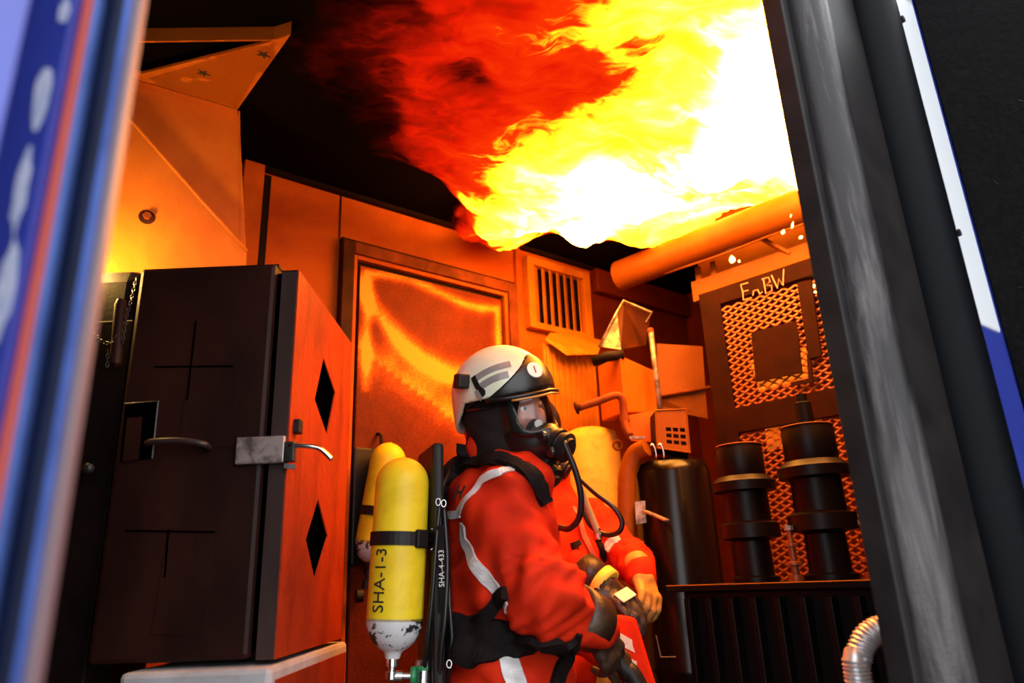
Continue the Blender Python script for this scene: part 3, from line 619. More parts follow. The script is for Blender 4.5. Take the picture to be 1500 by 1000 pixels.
obj('bar_rod', cpoly([(1183, 520), (1189, 520), (1192, 562), (1186, 562)], .016, .01), M['cage'], lk)
obj('bar_foot', cpoly([(1160, 560), (1200, 552), (1200, 558), (1160, 566)], .016, .008), M['cage'], lk)
# added pale reflector plates giving the glow patches behind the mesh
for k, (pts, lb) in enumerate((([(1098, 528), (1180, 508), (1190, 552), (1112, 572)], 'pale tilted metal reflector added for the glow behind the upper mesh panel'), ([(1120, 622), (1205, 606), (1200, 640), (1124, 660)], 'pale tilted metal reflector added for the glow behind the lower mesh panel'))):
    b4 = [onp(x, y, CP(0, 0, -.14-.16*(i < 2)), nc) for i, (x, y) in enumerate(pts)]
    cv = thing('added_tilted_reflector', sum(b4)/4, lb, 'reflector', 'added plates for the glow behind the mesh')
    obj('added_reflector_sheet', MB().prism(b4, -Z3*.004), mat('added_pale_sheet', (.85, .55, .14), .5, .0, (.60, .30, .05), 12, spec=.2), cv)
    obj('added_reflector_bracket', MB().beam((b4[0]+b4[3])/2-Z3*.006, (b4[0]+b4[3])/2-nc*.1-Z3*.10, .02, .006), M['rust'], cv)
# hand-scratched letters
def scr(strokes):
    m = MB()
    for st in strokes: m.tube([onp(x, y, CP(0, 0, .0135), nc) for x, y in st], .0028, 5)
    return m
obj('lettering_E', scr([[(1096, 414), (1085, 417), (1088, 427), (1096, 425)], [(1088, 427), (1089, 439), (1101, 436)]]), M['scratch'], cage)
obj('lettering_n', scr([[(1103, 433), (1104, 426), (1110, 424), (1113, 431), (1117, 427)]]), M['scratch'], cage)
obj('lettering_B', scr([[(1118, 408), (1122, 430), (1131, 425), (1130, 418), (1121, 418), (1128, 413), (1126, 406), (1116, 409)]]), M['scratch'], cage)
obj('lettering_W', scr([[(1130, 403), (1139, 422), (1141, 408), (1147, 418), (1148, 394)]]), M['scratch'], cage)

# ------------------------------------------------------------------ ribbed tank with insulators
T0 = at(980, 858, 2.5); zT = T0[2]
def TP(s, o, z): return A3(T0[0], T0[1], 0)+ce*s-nc*o+Z3*z
def tbox(mb, s0, s1, o0, o1, z0, z1): return mb.hexa([TP(s0, o0, z0), TP(s1, o0, z0), TP(s1, o1, z0), TP(s0, o1, z0), TP(s0, o0, z1), TP(s1, o0, z1), TP(s1, o1, z1), TP(s0, o1, z1)])
SE = min(1.12, (FO-.05-((A3(T0[0], T0[1], 0)-P0)@N))/(ce@N))
tk = thing('ribbed_tank', TP(.5, .15, 0), 'black transformer tank with upright cooling ribs under the insulators', 'transformer')
obj('tank_body', tbox(MB(), .02, SE-.03, .05, .36, 0, zT-.02), M['tank'], tk, bevel=.005)
obj('tank_lid', tbox(MB(), -.01, SE, 0, .38, zT-.02, zT), M['tank'], tk, bevel=.004)
obj('lid_edge', MB().tube([TP(-.01, -.001, zT), TP(SE, -.001, zT)], .0022, 5), M['pipe'], tk)
for i in range(int((SE-.07)/.076)): s_ = .045+i*.076; obj('cooling_rib', tbox(MB(), s_, s_+.022, .006, .06, .12, zT-.04), M['tank'], tk, bevel=.004)
def insulator(px, o, hs, label, pin=False):
    q = onp(px, 842, TP(0, o, 0), nc); b = A3(q[0], q[1], zT+.002)
    t = thing('insulator', b, label, 'insulator', 'insulators on the ribbed tank')
    def ring(nm, prof): return auto_smooth(obj(nm, MB().lathe(b, Z3, [(r*hs, h*hs) for r, h in prof], 28), M['insul'], t), 35)
    ring('base', [(.075, 0), (.075, .015), (.06, .02), (.058, .13), (.066, .135)])
    ring('lower_skirt', [(.066, .135), (.098, .14), (.098, .185), (.075, .195)])
    ring('stem', [(.075, .195), (.073, .29)])
    ring('upper_skirt', [(.07, .29), (.105, .295), (.107, .325), (.085, .345)])
    ring('cap', [(.075, .345), (.078, .35), (.078, .44), (.072, .455), (.05, .46)])
    obj('cap_rim', MB().tube([b+A3(.0765*hs*math.cos(a), .0765*hs*math.sin(a), .452*hs) for a in np.linspace(0, 6.2832, 30)], .003, 5, cap=False), M['rust'], t)
    if pin: obj('terminal_pin', MB().lathe(b+Z3*.46*hs, Z3, [(.028, 0), (.028, .07), (.018, .075), (.018, .10)], 14), M['insul'], t)
    return t
insulator(1108, .17, .98, 'dark stepped insulator nearest the black barrel on the ribbed tank')
insulator(1218, .16, 1.03, 'dark stepped insulator with a terminal pin in the middle of the tank', True)
insulator(1332, .30, 1.03, 'dark stepped insulator half hidden by the scuffed door post')
for k, (px, oo) in enumerate(((1166, .07), (1279, .07))):
    q = onp(px, 842, TP(0, oo, 0), nc); b = A3(q[0], q[1], zT)
    t = thing('terminal', b, ['small stacked metal terminal between the two large insulators', 'small stacked metal terminal close to the scuffed door post'][k], 'terminal', 'small terminals on the tank')
    auto_smooth(obj('bolt_stack', MB().lathe(b, Z3, [(.022, 0), (.022, .02), (.012, .022), (.012, .045), (.026, .048), (.026, .056), (.011, .06), (.011, .10), (.02, .102), (.02, .11), (.008, .112), (.008, .15)], 16), M['mesh'], t), 35)
    obj('nut', MB().lathe(b+Z3*.15, Z3, [(.014, 0), (.014, .014)], 6), M['plate'], t)

# ------------------------------------------------------------------ silver flexible hose by the post
fh = thing('flexible_hose', at(1256, 1000, 1.58)*A3(1, 1, 0), 'ribbed silver flexible metal hose arching beside the door post', 'hose')
P = spline([A3(*at(1260, 1000, 1.62)[:2], .02), A3(*at(1258, 1000, 1.58)[:2], .5), at(1258, 1000, 1.55), at(1258, 966, 1.55), at(1268, 936, 1.55), at(1290, 921, 1.55), at(1318, 921, 1.55), at(1341, 938, 1.55), at(1356, 962, 1.55), at(1372, 990, 1.55)], 46)
L = np.cumsum([0]+[np.linalg.norm(P[i]-P[i-1]) for i in range(1, len(P))])
nn = int(L[-1]/.0016); Q = [np.array([np.interp(s_, L, [p[i] for p in P]) for i in range(3)]) for s_ in np.linspace(0, L[-1], nn)]
auto_smooth(obj('ribbed_tube', MB().tube(Q, [.0245+.0018*math.cos(i*.0016/.0072*2*math.pi) for i in range(nn)], 18), mat('zinc_flex', (.78, .78, .80), .36, .7, (.60, .59, .61), 20), fh), 60)
obj('end_collar', MB().lathe(at(1352, 955, 1.55), unit(at(1372, 990, 1.55)-at(1352, 955, 1.55)), [(.03, 0), (.031, .03), (.028, .035)], 18), M['worn'], fh)
# ================================================================== the fire rolling along the ceiling
def flame_mat(name, gain=1.0, seed=0., lo=.05):
    m = bpy.data.materials.new(name); m.use_nodes = True; nt = m.node_tree; n = nt.nodes; l = nt.links; n.clear()
    o = n.new('ShaderNodeOutputMaterial'); em = n.new('ShaderNodeEmission'); tr = n.new('ShaderNodeBsdfTransparent'); mx = n.new('ShaderNodeMixShader')
    a = n.new('ShaderNodeAttribute'); a.attribute_name = 'warmth'; tc = n.new('ShaderNodeTexCoord')
    def mth(op, x, y=None, z=None):
        q = n.new('ShaderNodeMath'); q.operation = op
        for i, v in enumerate((x, y, z)):
            if v is None: continue
            if isinstance(v, (int, float)): q.inputs[i].default_value = v
            else: l.new(v, q.inputs[i])
        return q.outputs[0]
    mp = n.new('ShaderNodeMapping'); mp.inputs['Rotation'].default_value = (0, 0, .6); mp.inputs['Scale'].default_value = (1.0, 1.9, 1.6); mp.inputs['Location'].default_value = (seed, 0, seed)
    l.new(tc.outputs['Object'], mp.inputs[0])
    # slow warp, then fibres
    wz = n.new('ShaderNodeTexNoise'); wz.inputs['Scale'].default_value = 2.6; wz.inputs['Detail'].default_value = 3; l.new(mp.outputs[0], wz.inputs['Vector'])
    wv = n.new('ShaderNodeVectorMath'); wv.operation = 'MULTIPLY_ADD'; wv.inputs[1].default_value = (.9, .9, .9); l.new(wz.outputs['Color'], wv.inputs[0]); l.new(mp.outputs[0], wv.inputs[2])
    n1 = n.new('ShaderNodeTexNoise'); n1.inputs['Scale'].default_value = 2.6; n1.inputs['Detail'].default_value = 7; n1.inputs['Roughness'].default_value = .56; n1.inputs['Distortion'].default_value = .7; l.new(wv.outputs[0], n1.inputs['Vector'])
    n2 = n.new('ShaderNodeTexNoise'); n2.inputs['Scale'].default_value = 3.2; n2.inputs['Detail'].default_value = 5; n2.inputs['Roughness'].default_value = .5; n2.inputs['Distortion'].default_value = .5; l.new(wv.outputs[0], n2.inputs['Vector'])
    amp = mth('MINIMUM', mth('MULTIPLY_ADD', a.outputs['Fac'], .75, .22), 1.0)
    d1 = mth('MULTIPLY', mth('MULTIPLY', mth('SUBTRACT', n1.outputs[0], .5), .95), amp)
    d2 = mth('MULTIPLY', mth('SUBTRACT', mth('ABSOLUTE', mth('MULTIPLY_ADD', n2.outputs[0], 2., -1.)), .2), -.22)
    h = mth('ADD', mth('ADD', a.outputs['Fac'], d1), d2)
    cr = n.new('ShaderNodeValToRGB'); e = cr.color_ramp.elements; e[0].position = 0; e[0].color = (.05, .0, .0, 1); e[1].position = 1; e[1].color = (1, .34, .07, 1)
    for p, c in ((.22, (.10, .0025, .0005)), (.40, (.82, .012, .001)), (.54, (1, .036, .001)), (.66, (1, .22, .003)), (.78, (1, .36, .008)), (.89, (1, .36, .03))): q = e.new(p); q.color = (*c, 1)
    l.new(h, cr.inputs[0]); l.new(cr.outputs[0], em.inputs[0])
    st = n.new('ShaderNodeMapRange'); st.inputs['From Min'].default_value = .55; st.inputs['From Max'].default_value = 1.05; st.inputs['To Min'].default_value = 1.0*gain; st.inputs['To Max'].default_value = 42*gain
    l.new(h, st.inputs[0]); l.new(st.outputs[0], em.inputs[1])
    al = n.new('ShaderNodeMapRange'); al.interpolation_type = 'SMOOTHSTEP'; al.inputs['From Min'].default_value = lo; al.inputs['From Max'].default_value = lo+.36; l.new(h, al.inputs[0])
    l.new(al.outputs[0], mx.inputs[0]); l.new(tr.outputs[0], mx.inputs[1]); l.new(em.outputs[0], mx.inputs[2]); l.new(mx.outputs[0], o.inputs[0]); return m
HEAT = [(430, 60, .0), (520, 30, .13), (500, 150, .10), (560, 130, .19), (470, 60, .08), (600, 60, .22), (560, 230, .08), (640, 40, .36), (640, 150, .38), (690, 130, .22), (620, 220, .36), (700, 60, .46), (760, 120, .46), (820, 60, .48), (800, 170, .46),
        (880, 110, .48), (900, 40, .60), (940, 100, .58), (980, 20, .70), (1050, 30, .70), (1010, 110, .72), (960, 180, .70), (900, 200, .66), (850, 215, .70), (760, 230, .58), (700, 240, .50), (660, 270, .40), (690, 300, .66), (720, 320, .80),
        (780, 270, .84), (780, 320, .98), (850, 280, 1.05), (900, 260, 1.08), (940, 300, 1.1), (870, 335, 1.0), (760, 360, .8), (690, 350, .5), (1000, 285, .9), (1050, 180, 1.1), (1100, 100, 1.15), (1150, 200, 1.25), (1180, 120, 1.25), (1200, 250, 1.2),
        (1100, 240, 1.15), (1060, 275, .72), (1025, 262, .85), (1140, 30, .85), (1080, 60, .82), (1160, 70, 1.1), (815, 385, -.3), (880, 388, -.3), (845, 400, -.4), (960, 345, .75), (1110, 285, .8), (400, 150, .0), (450, 250, -.2), (600, 310, -.3), (640, 330, -.2), (300, 60, -.1), (380, 20, .0),
        (520, -90, .25), (700, -100, .5), (900, -100, .6), (1100, -120, .75), (1250, -60, .9), (1300, 200, 1.1), (1330, 330, .9), (500, 290, -.4), (560, 330, -.4), (660, 350, -.1)]
HP = np.array([atz(x, y, 2.66)[:2] for x, y, h in HEAT]); HV = np.array([h for _, _, h in HEAT])
def heat2(X, Y):
    d2 = (X[:, None]-HP[:, 0])**2+(Y[:, None]-HP[:, 1])**2+.0012
    wt = d2**-1.7; return (wt*HV).sum(1)/wt.sum(1)
def flame_sheet(nm, ztop, drop, base, seed, m, step=.022, dheat=0.):
    xs = np.arange(-1.3, 2.3, step); ys = np.arange(1.15, 4.3, step); X, Y = np.meshgrid(xs, ys, indexing='ij'); sh = X.shape; X = X.ravel(); Y = Y.ravel()
    H = heat2(X, Y); t = (X-P0[0])*D[0]+(Y-P0[1])*D[1]; o = (X-P0[0])*N[0]+(Y-P0[1])*N[1]
    ok = (o > .07) & (o < 1.86) & (t < TR-.08) & (H > -.02)
    npz = A3(-pd[1], pd[0], 0); npz = npz if npz[1] > 0 else -npz
    ok &= ((X-pa[0])*npz[0]+(Y-pa[1])*npz[1] < .03)
    nz = np.array([noise.turbulence(Vector((x*2.3+seed, y*2.3, seed)), 5, False)*1.0 for x, y in zip(X, Y)]); nz = (nz-nz.mean())
    nf = np.array([noise.noise(Vector((x*9+seed, y*9, seed*2))) for x, y in zip(X, Y)])
    th = base + drop*np.clip(H, 0, 1.1)*(1+.9*nz) + .02*nf*np.clip(H, .1, 1)
    th = np.maximum(th, .012)*np.clip((o-.05)/.15, .15, 1)
    sx = X + .03*np.sin(Y*11+seed) ; sy = Y + .03*np.sin(X*12+seed)
    I = np.arange(len(X)).reshape(sh); okg = ok.reshape(sh); f = []
    a, b, c, d_ = I[:-1, :-1], I[1:, :-1], I[1:, 1:], I[:-1, 1:]; fm = okg[:-1, :-1] & okg[1:, :-1] & okg[1:, 1:] & okg[:-1, 1:]
    Q = np.stack([a[fm], b[fm], c[fm], d_[fm]], 1); n = len(X)
    V = np.concatenate([np.stack([sx, sy, ztop-th], 1), np.stack([sx, sy, np.full(n, ztop)], 1)])
    used = np.unique(Q); mp_ = -np.ones(2*n, int); both = np.concatenate([used, used+n]); mp_[both] = np.arange(len(both))
    F = np.concatenate([mp_[Q[:, ::-1]], mp_[Q+n]])
    # close the rim
    ed = {}
    for q in Q:
        for k in range(4): e = (q[k], q[(k+1) % 4]); ed[e] = 1
    rim = [(mp_[u], mp_[v], mp_[v+n], mp_[u+n]) for (u, v) in ed if (v, u) not in ed]
    ob = obj(nm, (V[both], [tuple(x) for x in F]+rim), m, loc=(0, 0, 0), smooth=True)
    hh = np.concatenate([H, H])[both]+dheat + .0*np.concatenate([nz, nz])[both]
    q = ob.data.attributes.new('warmth', 'FLOAT', 'POINT'); q.data.foreach_set('value', hh.astype(np.float32)); return ob
fl1 = flame_sheet('ceiling_fire', 2.80, .165, .02, 3.1, flame_mat('rolling_flame', 1.0, 0.))
tag(fl1, 'large red and yellow fire rolling along the container ceiling', 'fire')
def tongue(nm, c, h, r, label, gain=3.0, lean=(0, 0), seed=1):
    rs = random.Random(seed); mb = MB(); P = []; R = []
    for i in range(9):
        t = i/8; P.append(np.array(c, float)+A3(lean[0]*t+rs.uniform(-.1, .1)*r, lean[1]*t+rs.uniform(-.1, .1)*r, h*t)); R.append(max(.0012, r*(math.sin(math.pi*min(1, t*.86+.14))**.8)*(1-.35*t)))
    mb.tube(P, R, 12)
    o = obj(nm, mb, None, smooth=True); o.data.materials.append(M['tongue']); return tag(o, label, 'flame', 'small flames on the cage and beam')
def tongue_mat():
    m = bpy.data.materials.new('small_flame'); m.use_nodes = True; n = m.node_tree.nodes; l = m.node_tree.links; n.clear()
    o = n.new('ShaderNodeOutputMaterial'); em = n.new('ShaderNodeEmission'); em.inputs[0].default_value = (1, .5, .13, 1); em.inputs[1].default_value = 9; l.new(em.outputs[0], o.inputs[0]); return m
M['tongue'] = tongue_mat()
tongue('burning_drip', onp(1073, 384, CP(0, 0, -.02), nc), .035, .016, 'small bright flame licking at the beam tabs', seed=2)
tongue('burning_drip', onp(1083, 384, CP(0, 0, -.02), nc), .012, .006, 'tiny spark beside the flame on the beam', seed=3)
tongue('burning_drip', onp(1196, 428, CP(0, 0, -.03), nc), .055, .019, 'bright flame glowing behind the cage lock bar', seed=4)
tongue('burning_drip', onp(1228, 412, CP(0, 0, -.03), nc), .02, .014, 'small flame behind the mesh by the door post', seed=14)
for i, (px, py, h, r, lb) in enumerate(((1146, 342, .018, .009, 'left burning scrap hanging on the conduit'), (1160, 334, .03, .006, 'middle burning scrap hanging on the conduit'), (1172, 349, .012, .008, 'lowest burning scrap hanging on the conduit'), (1158, 318, .03, .0035, 'thin burning thread on the conduit'))):
    tongue('burning_drip', onp(px, py, CP(0, 0, .10), nc), h, r, lb, seed=20+i, lean=(.01, 0))
bfc = bp_(118, 410, .20)
tg_ = M['tongue']; M['tongue'] = tongue_mat(); M['tongue'].node_tree.nodes['Emission'].inputs[1].default_value = 300; M['tongue'].node_tree.nodes['Emission'].inputs[0].default_value = (1, .60, .16, 1)
tongue('burner_flame', bfc, .12, .045, 'pilot flame burning beside the heat shield, behind the blue door edge', seed=31)
del bpy.data.objects['burner_flame']['group']
# ================================================================== firefighters
def wrk(p, k=1.0):          # cloth folds
    x, y, z = p[:, 0], p[:, 1], p[:, 2]
    a = np.sin(38*x+21*z+3*np.sin(17*y+9*z)) * np.sin(9*z+7*x+2*np.sin(11*x))
    b = np.sin(60*z-34*x+25*y+2.5*np.sin(23*x+14*z))
    c = np.sin(24*z+16*x-19*y+2*np.sin(13*z))
    return k*(.0065*a + .0030*b + .0055*c)
def frame_of(yaw, pitch=0., roll=0.):
    y, p = math.radians(yaw), math.radians(pitch)
    X = A3(math.cos(y)*math.cos(p), math.sin(y)*math.cos(p), math.sin(p)); Y = unit(np.cross(Z3, X)); Zl = np.cross(X, Y)
    r = math.radians(roll); Y2 = Y*math.cos(r)+Zl*math.sin(r); return np.array([X, Y2, np.cross(X, Y2)])
def body_mesh(spine, yaw, arms, legs, res=.0125, folds=1.0):
    """spine: (pelvis, belly, chest, neck) points; one continuous clothed figure"""
    fr = frame_of(yaw); f, lft = fr[0], fr[1]
    pel, bel, che, nek = [np.array(q, float) for q in spine]
    up = unit(nek-bel); fx = unit(f-up*np.dot(f, up)); ax = np.array([fx, np.cross(up, fx), up])
    def fn(p):
        d = s_ell(p, che, (.158, .215, .25), ax)
        d = smin(d, s_cap(p, nek-up*.085+ax[1]*.15, nek-up*.085-ax[1]*.15, .088, .088), .07)
        d = smin(d, s_ell(p, bel, (.168, .20, .24), ax), .07)
        d = smin(d, s_ell(p, pel, (.172, .205, .19)), .06)
        d = smin(d, s_cap(p, nek-up*.06, nek+up*.055+fx*.015, .108, .100), .03)
        for h, k, a in legs:
            d = smin(d, s_cap(p, h, k, .115, .092), .05); d = smin(d, s_cap(p, k, a, .092, .085), .03)
        for s_, e, w_, rs_ in arms:
            d = smin(d, s_cap(p, s_, e, rs_[0], rs_[1]), .05); d = smin(d, s_cap(p, e, w_, rs_[1], rs_[2]), .03)
            # sleeve folds gathered at the elbow
            q = p-np.array(e, np.float32); r2 = (q*q).sum(1); t = unit(np.array(w_)-np.array(s_))
            d = d + .009*np.exp(-r2/.014)*np.sin((q@t.astype(np.float32))*150+3*np.sin(q[:, 2]*40))
        return d + wrk(p, folds)
    pts = np.array([pel, bel, che, nek] + [q for L in legs for q in L] + [q for a in arms for q in a[:3]])
    return surf(fn, pts.min(0)-.3, pts.max(0)+.3, res)
def glove_mesh(wr_, fwd, nrm, curl=.5, thumb=1, sc=1.0, res=.0042, spread=.0):
    X = unit(fwd); Zn = unit(np.array(nrm)-X*np.dot(nrm, X)); Yv = np.cross(Zn, X)*thumb; R_ = np.array([X, Yv, Zn]).astype(np.float32)
    lens = [(.030, .020, .018), (.037, .025, .021), (.040, .027, .022), (.036, .024, .021)]; ys = (-.036, -.013, .011, .035)
    segs = []
    for k in range(4):
        a = A3(.092+(.004 if k in (1, 2) else -.004), ys[k], .002); an = .12; b = a
        for i, L in enumerate(lens[k]):
            an += curl*(.75 if i == 0 else 1.0); c = b+A3(math.cos(an)*L, ys[k]*spread*.4, -math.sin(an)*L); segs.append((b, c, .0122-.0008*i, .0118-.001*i)); b = c
    t0 = A3(.022, .036, -.006); t1 = A3(.052, .062, -.020); t2 = A3(.078, .064, -.034); t3 = A3(.096, .058, -.044)
    tb = [(t0, t1, .017, .0145), (t1, t2, .0145, .0135), (t2, t3, .0135, .012)]
    def fn(p):
        q = ((p-np.array(wr_, np.float32))@R_.T)/sc
        d = s_box(q, (.055, 0, -.002), (.046, .046, .017), None, .016)
        d = smin(d, s_cap(q, (-.05, 0, 0), (.02, 0, 0), .043, .034), .02)
        df = None
        for a, b, ra, rb in segs:
            e = s_cap(q, a, b, ra, rb); df = e if df is None else np.minimum(df, e)
        d = smin(d, df, .007)
        dt = None
        for a, b, ra, rb in tb:
            e = s_cap(q, a, b, ra, rb); dt = e if dt is None else smin(dt, e, .005)
        d = smin(d, dt, .01)
        d = np.maximum(d, -(q[:, 0]+.075))
        return (d + .0012*np.sin(q[:, 0]*170+20*q[:, 1])*np.sin(q[:, 1]*130))*sc
    c = np.array(wr_)+X*.06*sc
    return surf(fn, c-.19*sc, c+.19*sc, res), R_
def cuff(c, axis, r, wd, th=.004, seg=24):
    m = MB(); a = unit(axis); c = np.array(c, float)
    return m.lathe(c-a*wd/2, a, [(r-.006, 0), (r+th, 0), (r+th, wd), (r-.006, wd)], seg)

def head_parts(root, c, FR, detail=True, hoodbase=None, badge=None, res=.0055):
    """head with hood, helmet and breathing mask, in a frame x forward, y left, z up"""
    Ff = np.array(FR).astype(np.float32); c = np.array(c, float)
    W = lambda q: c + np.array(q, float)@np.array(FR)
    def tw(vf): return (c + vf[0]@np.array(FR), vf[1])
    # ---- face
    def face(p):
        q = p; d = s_ell(q, (-.004, 0, .012), (.098, .076, .112)); d = smin(d, s_ell(q, (.03, 0, -.055), (.058, .055, .06)), .03)
        d = smin(d, s_cap(q, (.088, 0, .012), (.112, 0, -.028), .010, .014), .012)               # nose
        d = smin(d, s_cap(q, (.083, -.04, .026), (.083, .04, .026), .010, .010), .016)           # brow
        for s_ in (-1, 1):
            d = smax(d, -s_ell(q, (.100, s_*.033, .006), (.017, .017, .0085)), .006)              # eye socket
            d = smin(d, s_ell(q, (.073, s_*.042, -.022), (.020, .022, .018)), .02)               # cheek
            d = smin(d, s_ell(q, (-.005, s_*.078, -.002), (.022, .010, .032)), .008)             # ear
        d = smin(d, s_cap(q, (.086, -.018, -.062), (.086, .018, -.062), .009, .009), .008)       # mouth
        d = smin(d, s_cap(q, (-.02, 0, -.08), (-.045, 0, -.17), .058, .06), .03)
        return d
    hd = obj('head', tw(surf(face, (-.13, -.11, -.2), (.14, .11, .14), .005)), M['skin'], root, smooth=True)
    for s_ in (-1, 1):
        e = obj('eye', MB().lathe(W((.0665, s_*.033, .006)), FR[0], [(.0115*math.sin(t), .0115*(1-math.cos(t))) for t in np.linspace(.05, 3.1, 9)], 12), M['eye'], hd, smooth=True)
        obj('iris', MB().lathe(W((.0858, s_*.0325-.001, .007)), FR[0], [(.0056, 0), (.0052, .003), (.002, .0042)], 12), M['iris'], hd)
    # ---- hood
    def hood(q):
        d = s_ell(q, (-.014, 0, -.002), (.122, .101, .130)); d = smin(d, s_cap(q, (.01, 0, -.085), (-.045, 0, -.175), .092, .105), .04)
        d = smin(d, s_cap(q, (-.045, 0, -.15), (-.06, 0, -.19), .092, .092), .03)
        d = smax(d, -s_ell(q, (.135, 0, -.015), (.085, .072, .085)), .012)
        return d + .0028*np.sin(q[:, 0]*52+q[:, 2]*70+3*np.sin(q[:, 2]*30))*np.clip((-q[:, 2])*14, 0, 1)
    obj('hood', tw(surf(hood, (-.23, -.18, -.36), (.16, .18, .16), .0065)), M['hood'], root, smooth=True)
    # ---- helmet
    H0, HR = (-.014, 0, .046), (.146, .124, .124)
    def lowline(q): x = q[:, 0]; return .045*np.clip((x+.14)/.27, 0, 1)*1.0 + .012 - .085*np.clip((-.045-x)/.10, 0, 1)**1.0
    def shell(q, off=0.):
        d = s_ell(q, H0, HR)-off
        fl_ = smin(d, s_ell(q, (-.075, 0, -.02), (.078, .098, .10))-off, .02)
        ridge = .004*np.exp(-(q[:, 1]/.035)**2)*(q[:, 2] > .06)
        return fl_-ridge
    def helmet(q): return np.maximum(smax(shell(q), -(shell(q)+.011), .003), -(q[:, 2]-lowline(q)))
    hv = tw(surf(helmet, (-.19, -.16, -.14), (.17, .16, .2), .0045)); ht = bvh_of(hv)
    hm = obj('helmet', hv, M['helmet'], root, smooth=True)
    def front(q):
        v = np.clip((q[:, 2]-lowline(q))/.115, 0, 1.3); xb = .118-.082*np.clip(1-v, 0, 1)**2.6-.050*v**2
        return smax(np.maximum(smax(shell(q, .004), -(shell(q, .004)+.012), .002), -(q[:, 2]-lowline(q)+.004)), -(q[:, 0]-xb), .006)
    obj('front_shield', tw(surf(front, (-.02, -.16, -.02), (.17, .16, .2), .0034)), M['rubber'], hm, smooth=True)
    br = []
    for a in np.linspace(-1.25, 1.25, 25):
        q = A3(H0[0]+(HR[0]+.010)*math.cos(a), (HR[1]+.006)*math.sin(a), .05-.012*abs(a)); br.append(W(q))
    obj('brim', MB().tube(br, .0065, 8), M['rubber'], hm, smooth=True)
    br2 = [p+np.array(FR[0])*.005-np.array(FR[2])*.007 for p in br[4:-4]]
    obj('shield_edge', MB().tube(br2, .0035, 6), mat('amber_shield', (.50, .22, .05), .15, coat=.6), hm, smooth=True)
    # ---- mask
    def msk(q): return s_ell(q, (.036, 0, -.034), (.104, .087, .128))
    def opening(q): return smax(smax(np.abs(q[:, 1])-.081, np.abs(q[:, 2]-.014+.2*np.clip(np.abs(q[:, 1])-.03, 0, 1))-.062, .035), -(q[:, 0]-.02), .01)
    def mask(q):
        d = smax(msk(q), -(msk(q)+.011), .002); d = np.maximum(d, -(q[:, 0]-.044)); d = smax(d, -opening(q), .003)
        rim = np.maximum(np.abs(opening(q))-.006, np.abs(msk(q)+.001)-.009); d = smin(d, np.maximum(rim, .05-q[:, 0]), .004)
        lowr = smax(s_ell(q, (.085, 0, -.088), (.062, .060, .052)), -(q[:, 0]-.06), .01); d = smin(d, lowr, .02)
        d = smin(d, s_cap(q, (.125, 0, -.075), (.158, 0, -.088), .042, .036), .012)
        d = smin(d, s_cap(q, (.105, 0, -.125), (.125, 0, -.165), .036, .030), .012)
        return d
    mk = obj('mask', tw(surf(mask, (0, -.13, -.23), (.23, .13, .12), .0048)), M['rubber'], root, smooth=True)
    gy, gz = np.meshgrid(np.linspace(-.084, .084, 33), np.linspace(-.056, .080, 29), indexing='ij'); sh_ = gy.shape
    def px_(o): k = 1-(gy/(.087-o))**2-((gz+.034)/(.128-o))**2; return .036+(.104-o)*np.sqrt(np.clip(k, 0, 1)), k
    xo, k1_ = px_(.004); xi, _k = px_(.0065)
    qv = np.stack([xo, gy, gz], -1).reshape(-1, 3); qi = np.stack([xi, gy*.97, gz], -1).reshape(-1, 3); inside = ((opening(qv) < .006) & (qv[:, 0] > .04) & (k1_.ravel() > .0)).reshape(sh_)
    I_ = np.arange(gy.size).reshape(sh_); fm_ = inside[:-1, :-1] & inside[1:, :-1] & inside[1:, 1:] & inside[:-1, 1:]
    Fo = np.stack([I_[:-1, :-1][fm_], I_[1:, :-1][fm_], I_[1:, 1:][fm_], I_[:-1, 1:][fm_]], 1); nv_ = gy.size
    obj('visor', tw((np.concatenate([qv, qi]), [tuple(f) for f in Fo]+[tuple(f[::-1]+nv_) for f in Fo])), M['glass'], mk, smooth=True)
    obj('nose_cup', tw(surf(lambda q: s_ell(q, (.098, 0, -.050), (.030, .040, .030)), (.05, -.06, -.1), (.15, .06, .0), .005)), M['rubber'], mk, smooth=True)
    obj('valve_disc', MB().lathe(W((.118, -.022, -.034)), unit(np.array(FR[0])-np.array(FR[1])*.6+np.array(FR[2])*.4), [(.012, 0), (.012, .004), (.006, .006)], 14), M['badge'], mk)
    ax_ = np.array(FR[0])*math.cos(-.3)+np.array(FR[2])*math.sin(-.3)
    auto_smooth(obj('regulator', MB().lathe(W((.150, 0, -.085)), ax_, [(.040, 0), (.044, .004), (.044, .016), (.036, .018), (.036, .026), (.041, .028), (.041, .040), (.030, .044), (.028, .050), (.015, .053)], 28), M['rubber2'], mk), 35)
    auto_smooth(obj('lower_valve', MB().lathe(W((.112, -.006, -.150)), unit(ax_-np.array(FR[1])*.25-np.array(FR[2])*.5), [(.036, 0), (.038, .012), (.034, .014), (.034, .030), (.038, .032), (.038, .044), (.022, .048), (.02, .056), (.01, .058)], 26), M['rubber2'], mk), 35)
    for q in ((.15, -.046, -.06), (.168, -.04, -.10), (.12, -.056, -.13)):
        obj('valve_knob', MB().lathe(W(q), -np.array(FR[1]), [(.014, 0), (.014, .008), (.010, .012)], 12), M['rubber'], mk)
    for s_ in (-1, 1):
        obj('mask_strap', MB().tube([W((.05, s_*.083, .02)), W((.0, s_*.106, .015)), W((-.05, s_*.10, .01))], .006, 6), M['rubber'], mk)
    return dict(helmet=hm, ht=ht, mask=mk, W=W, face=hd)

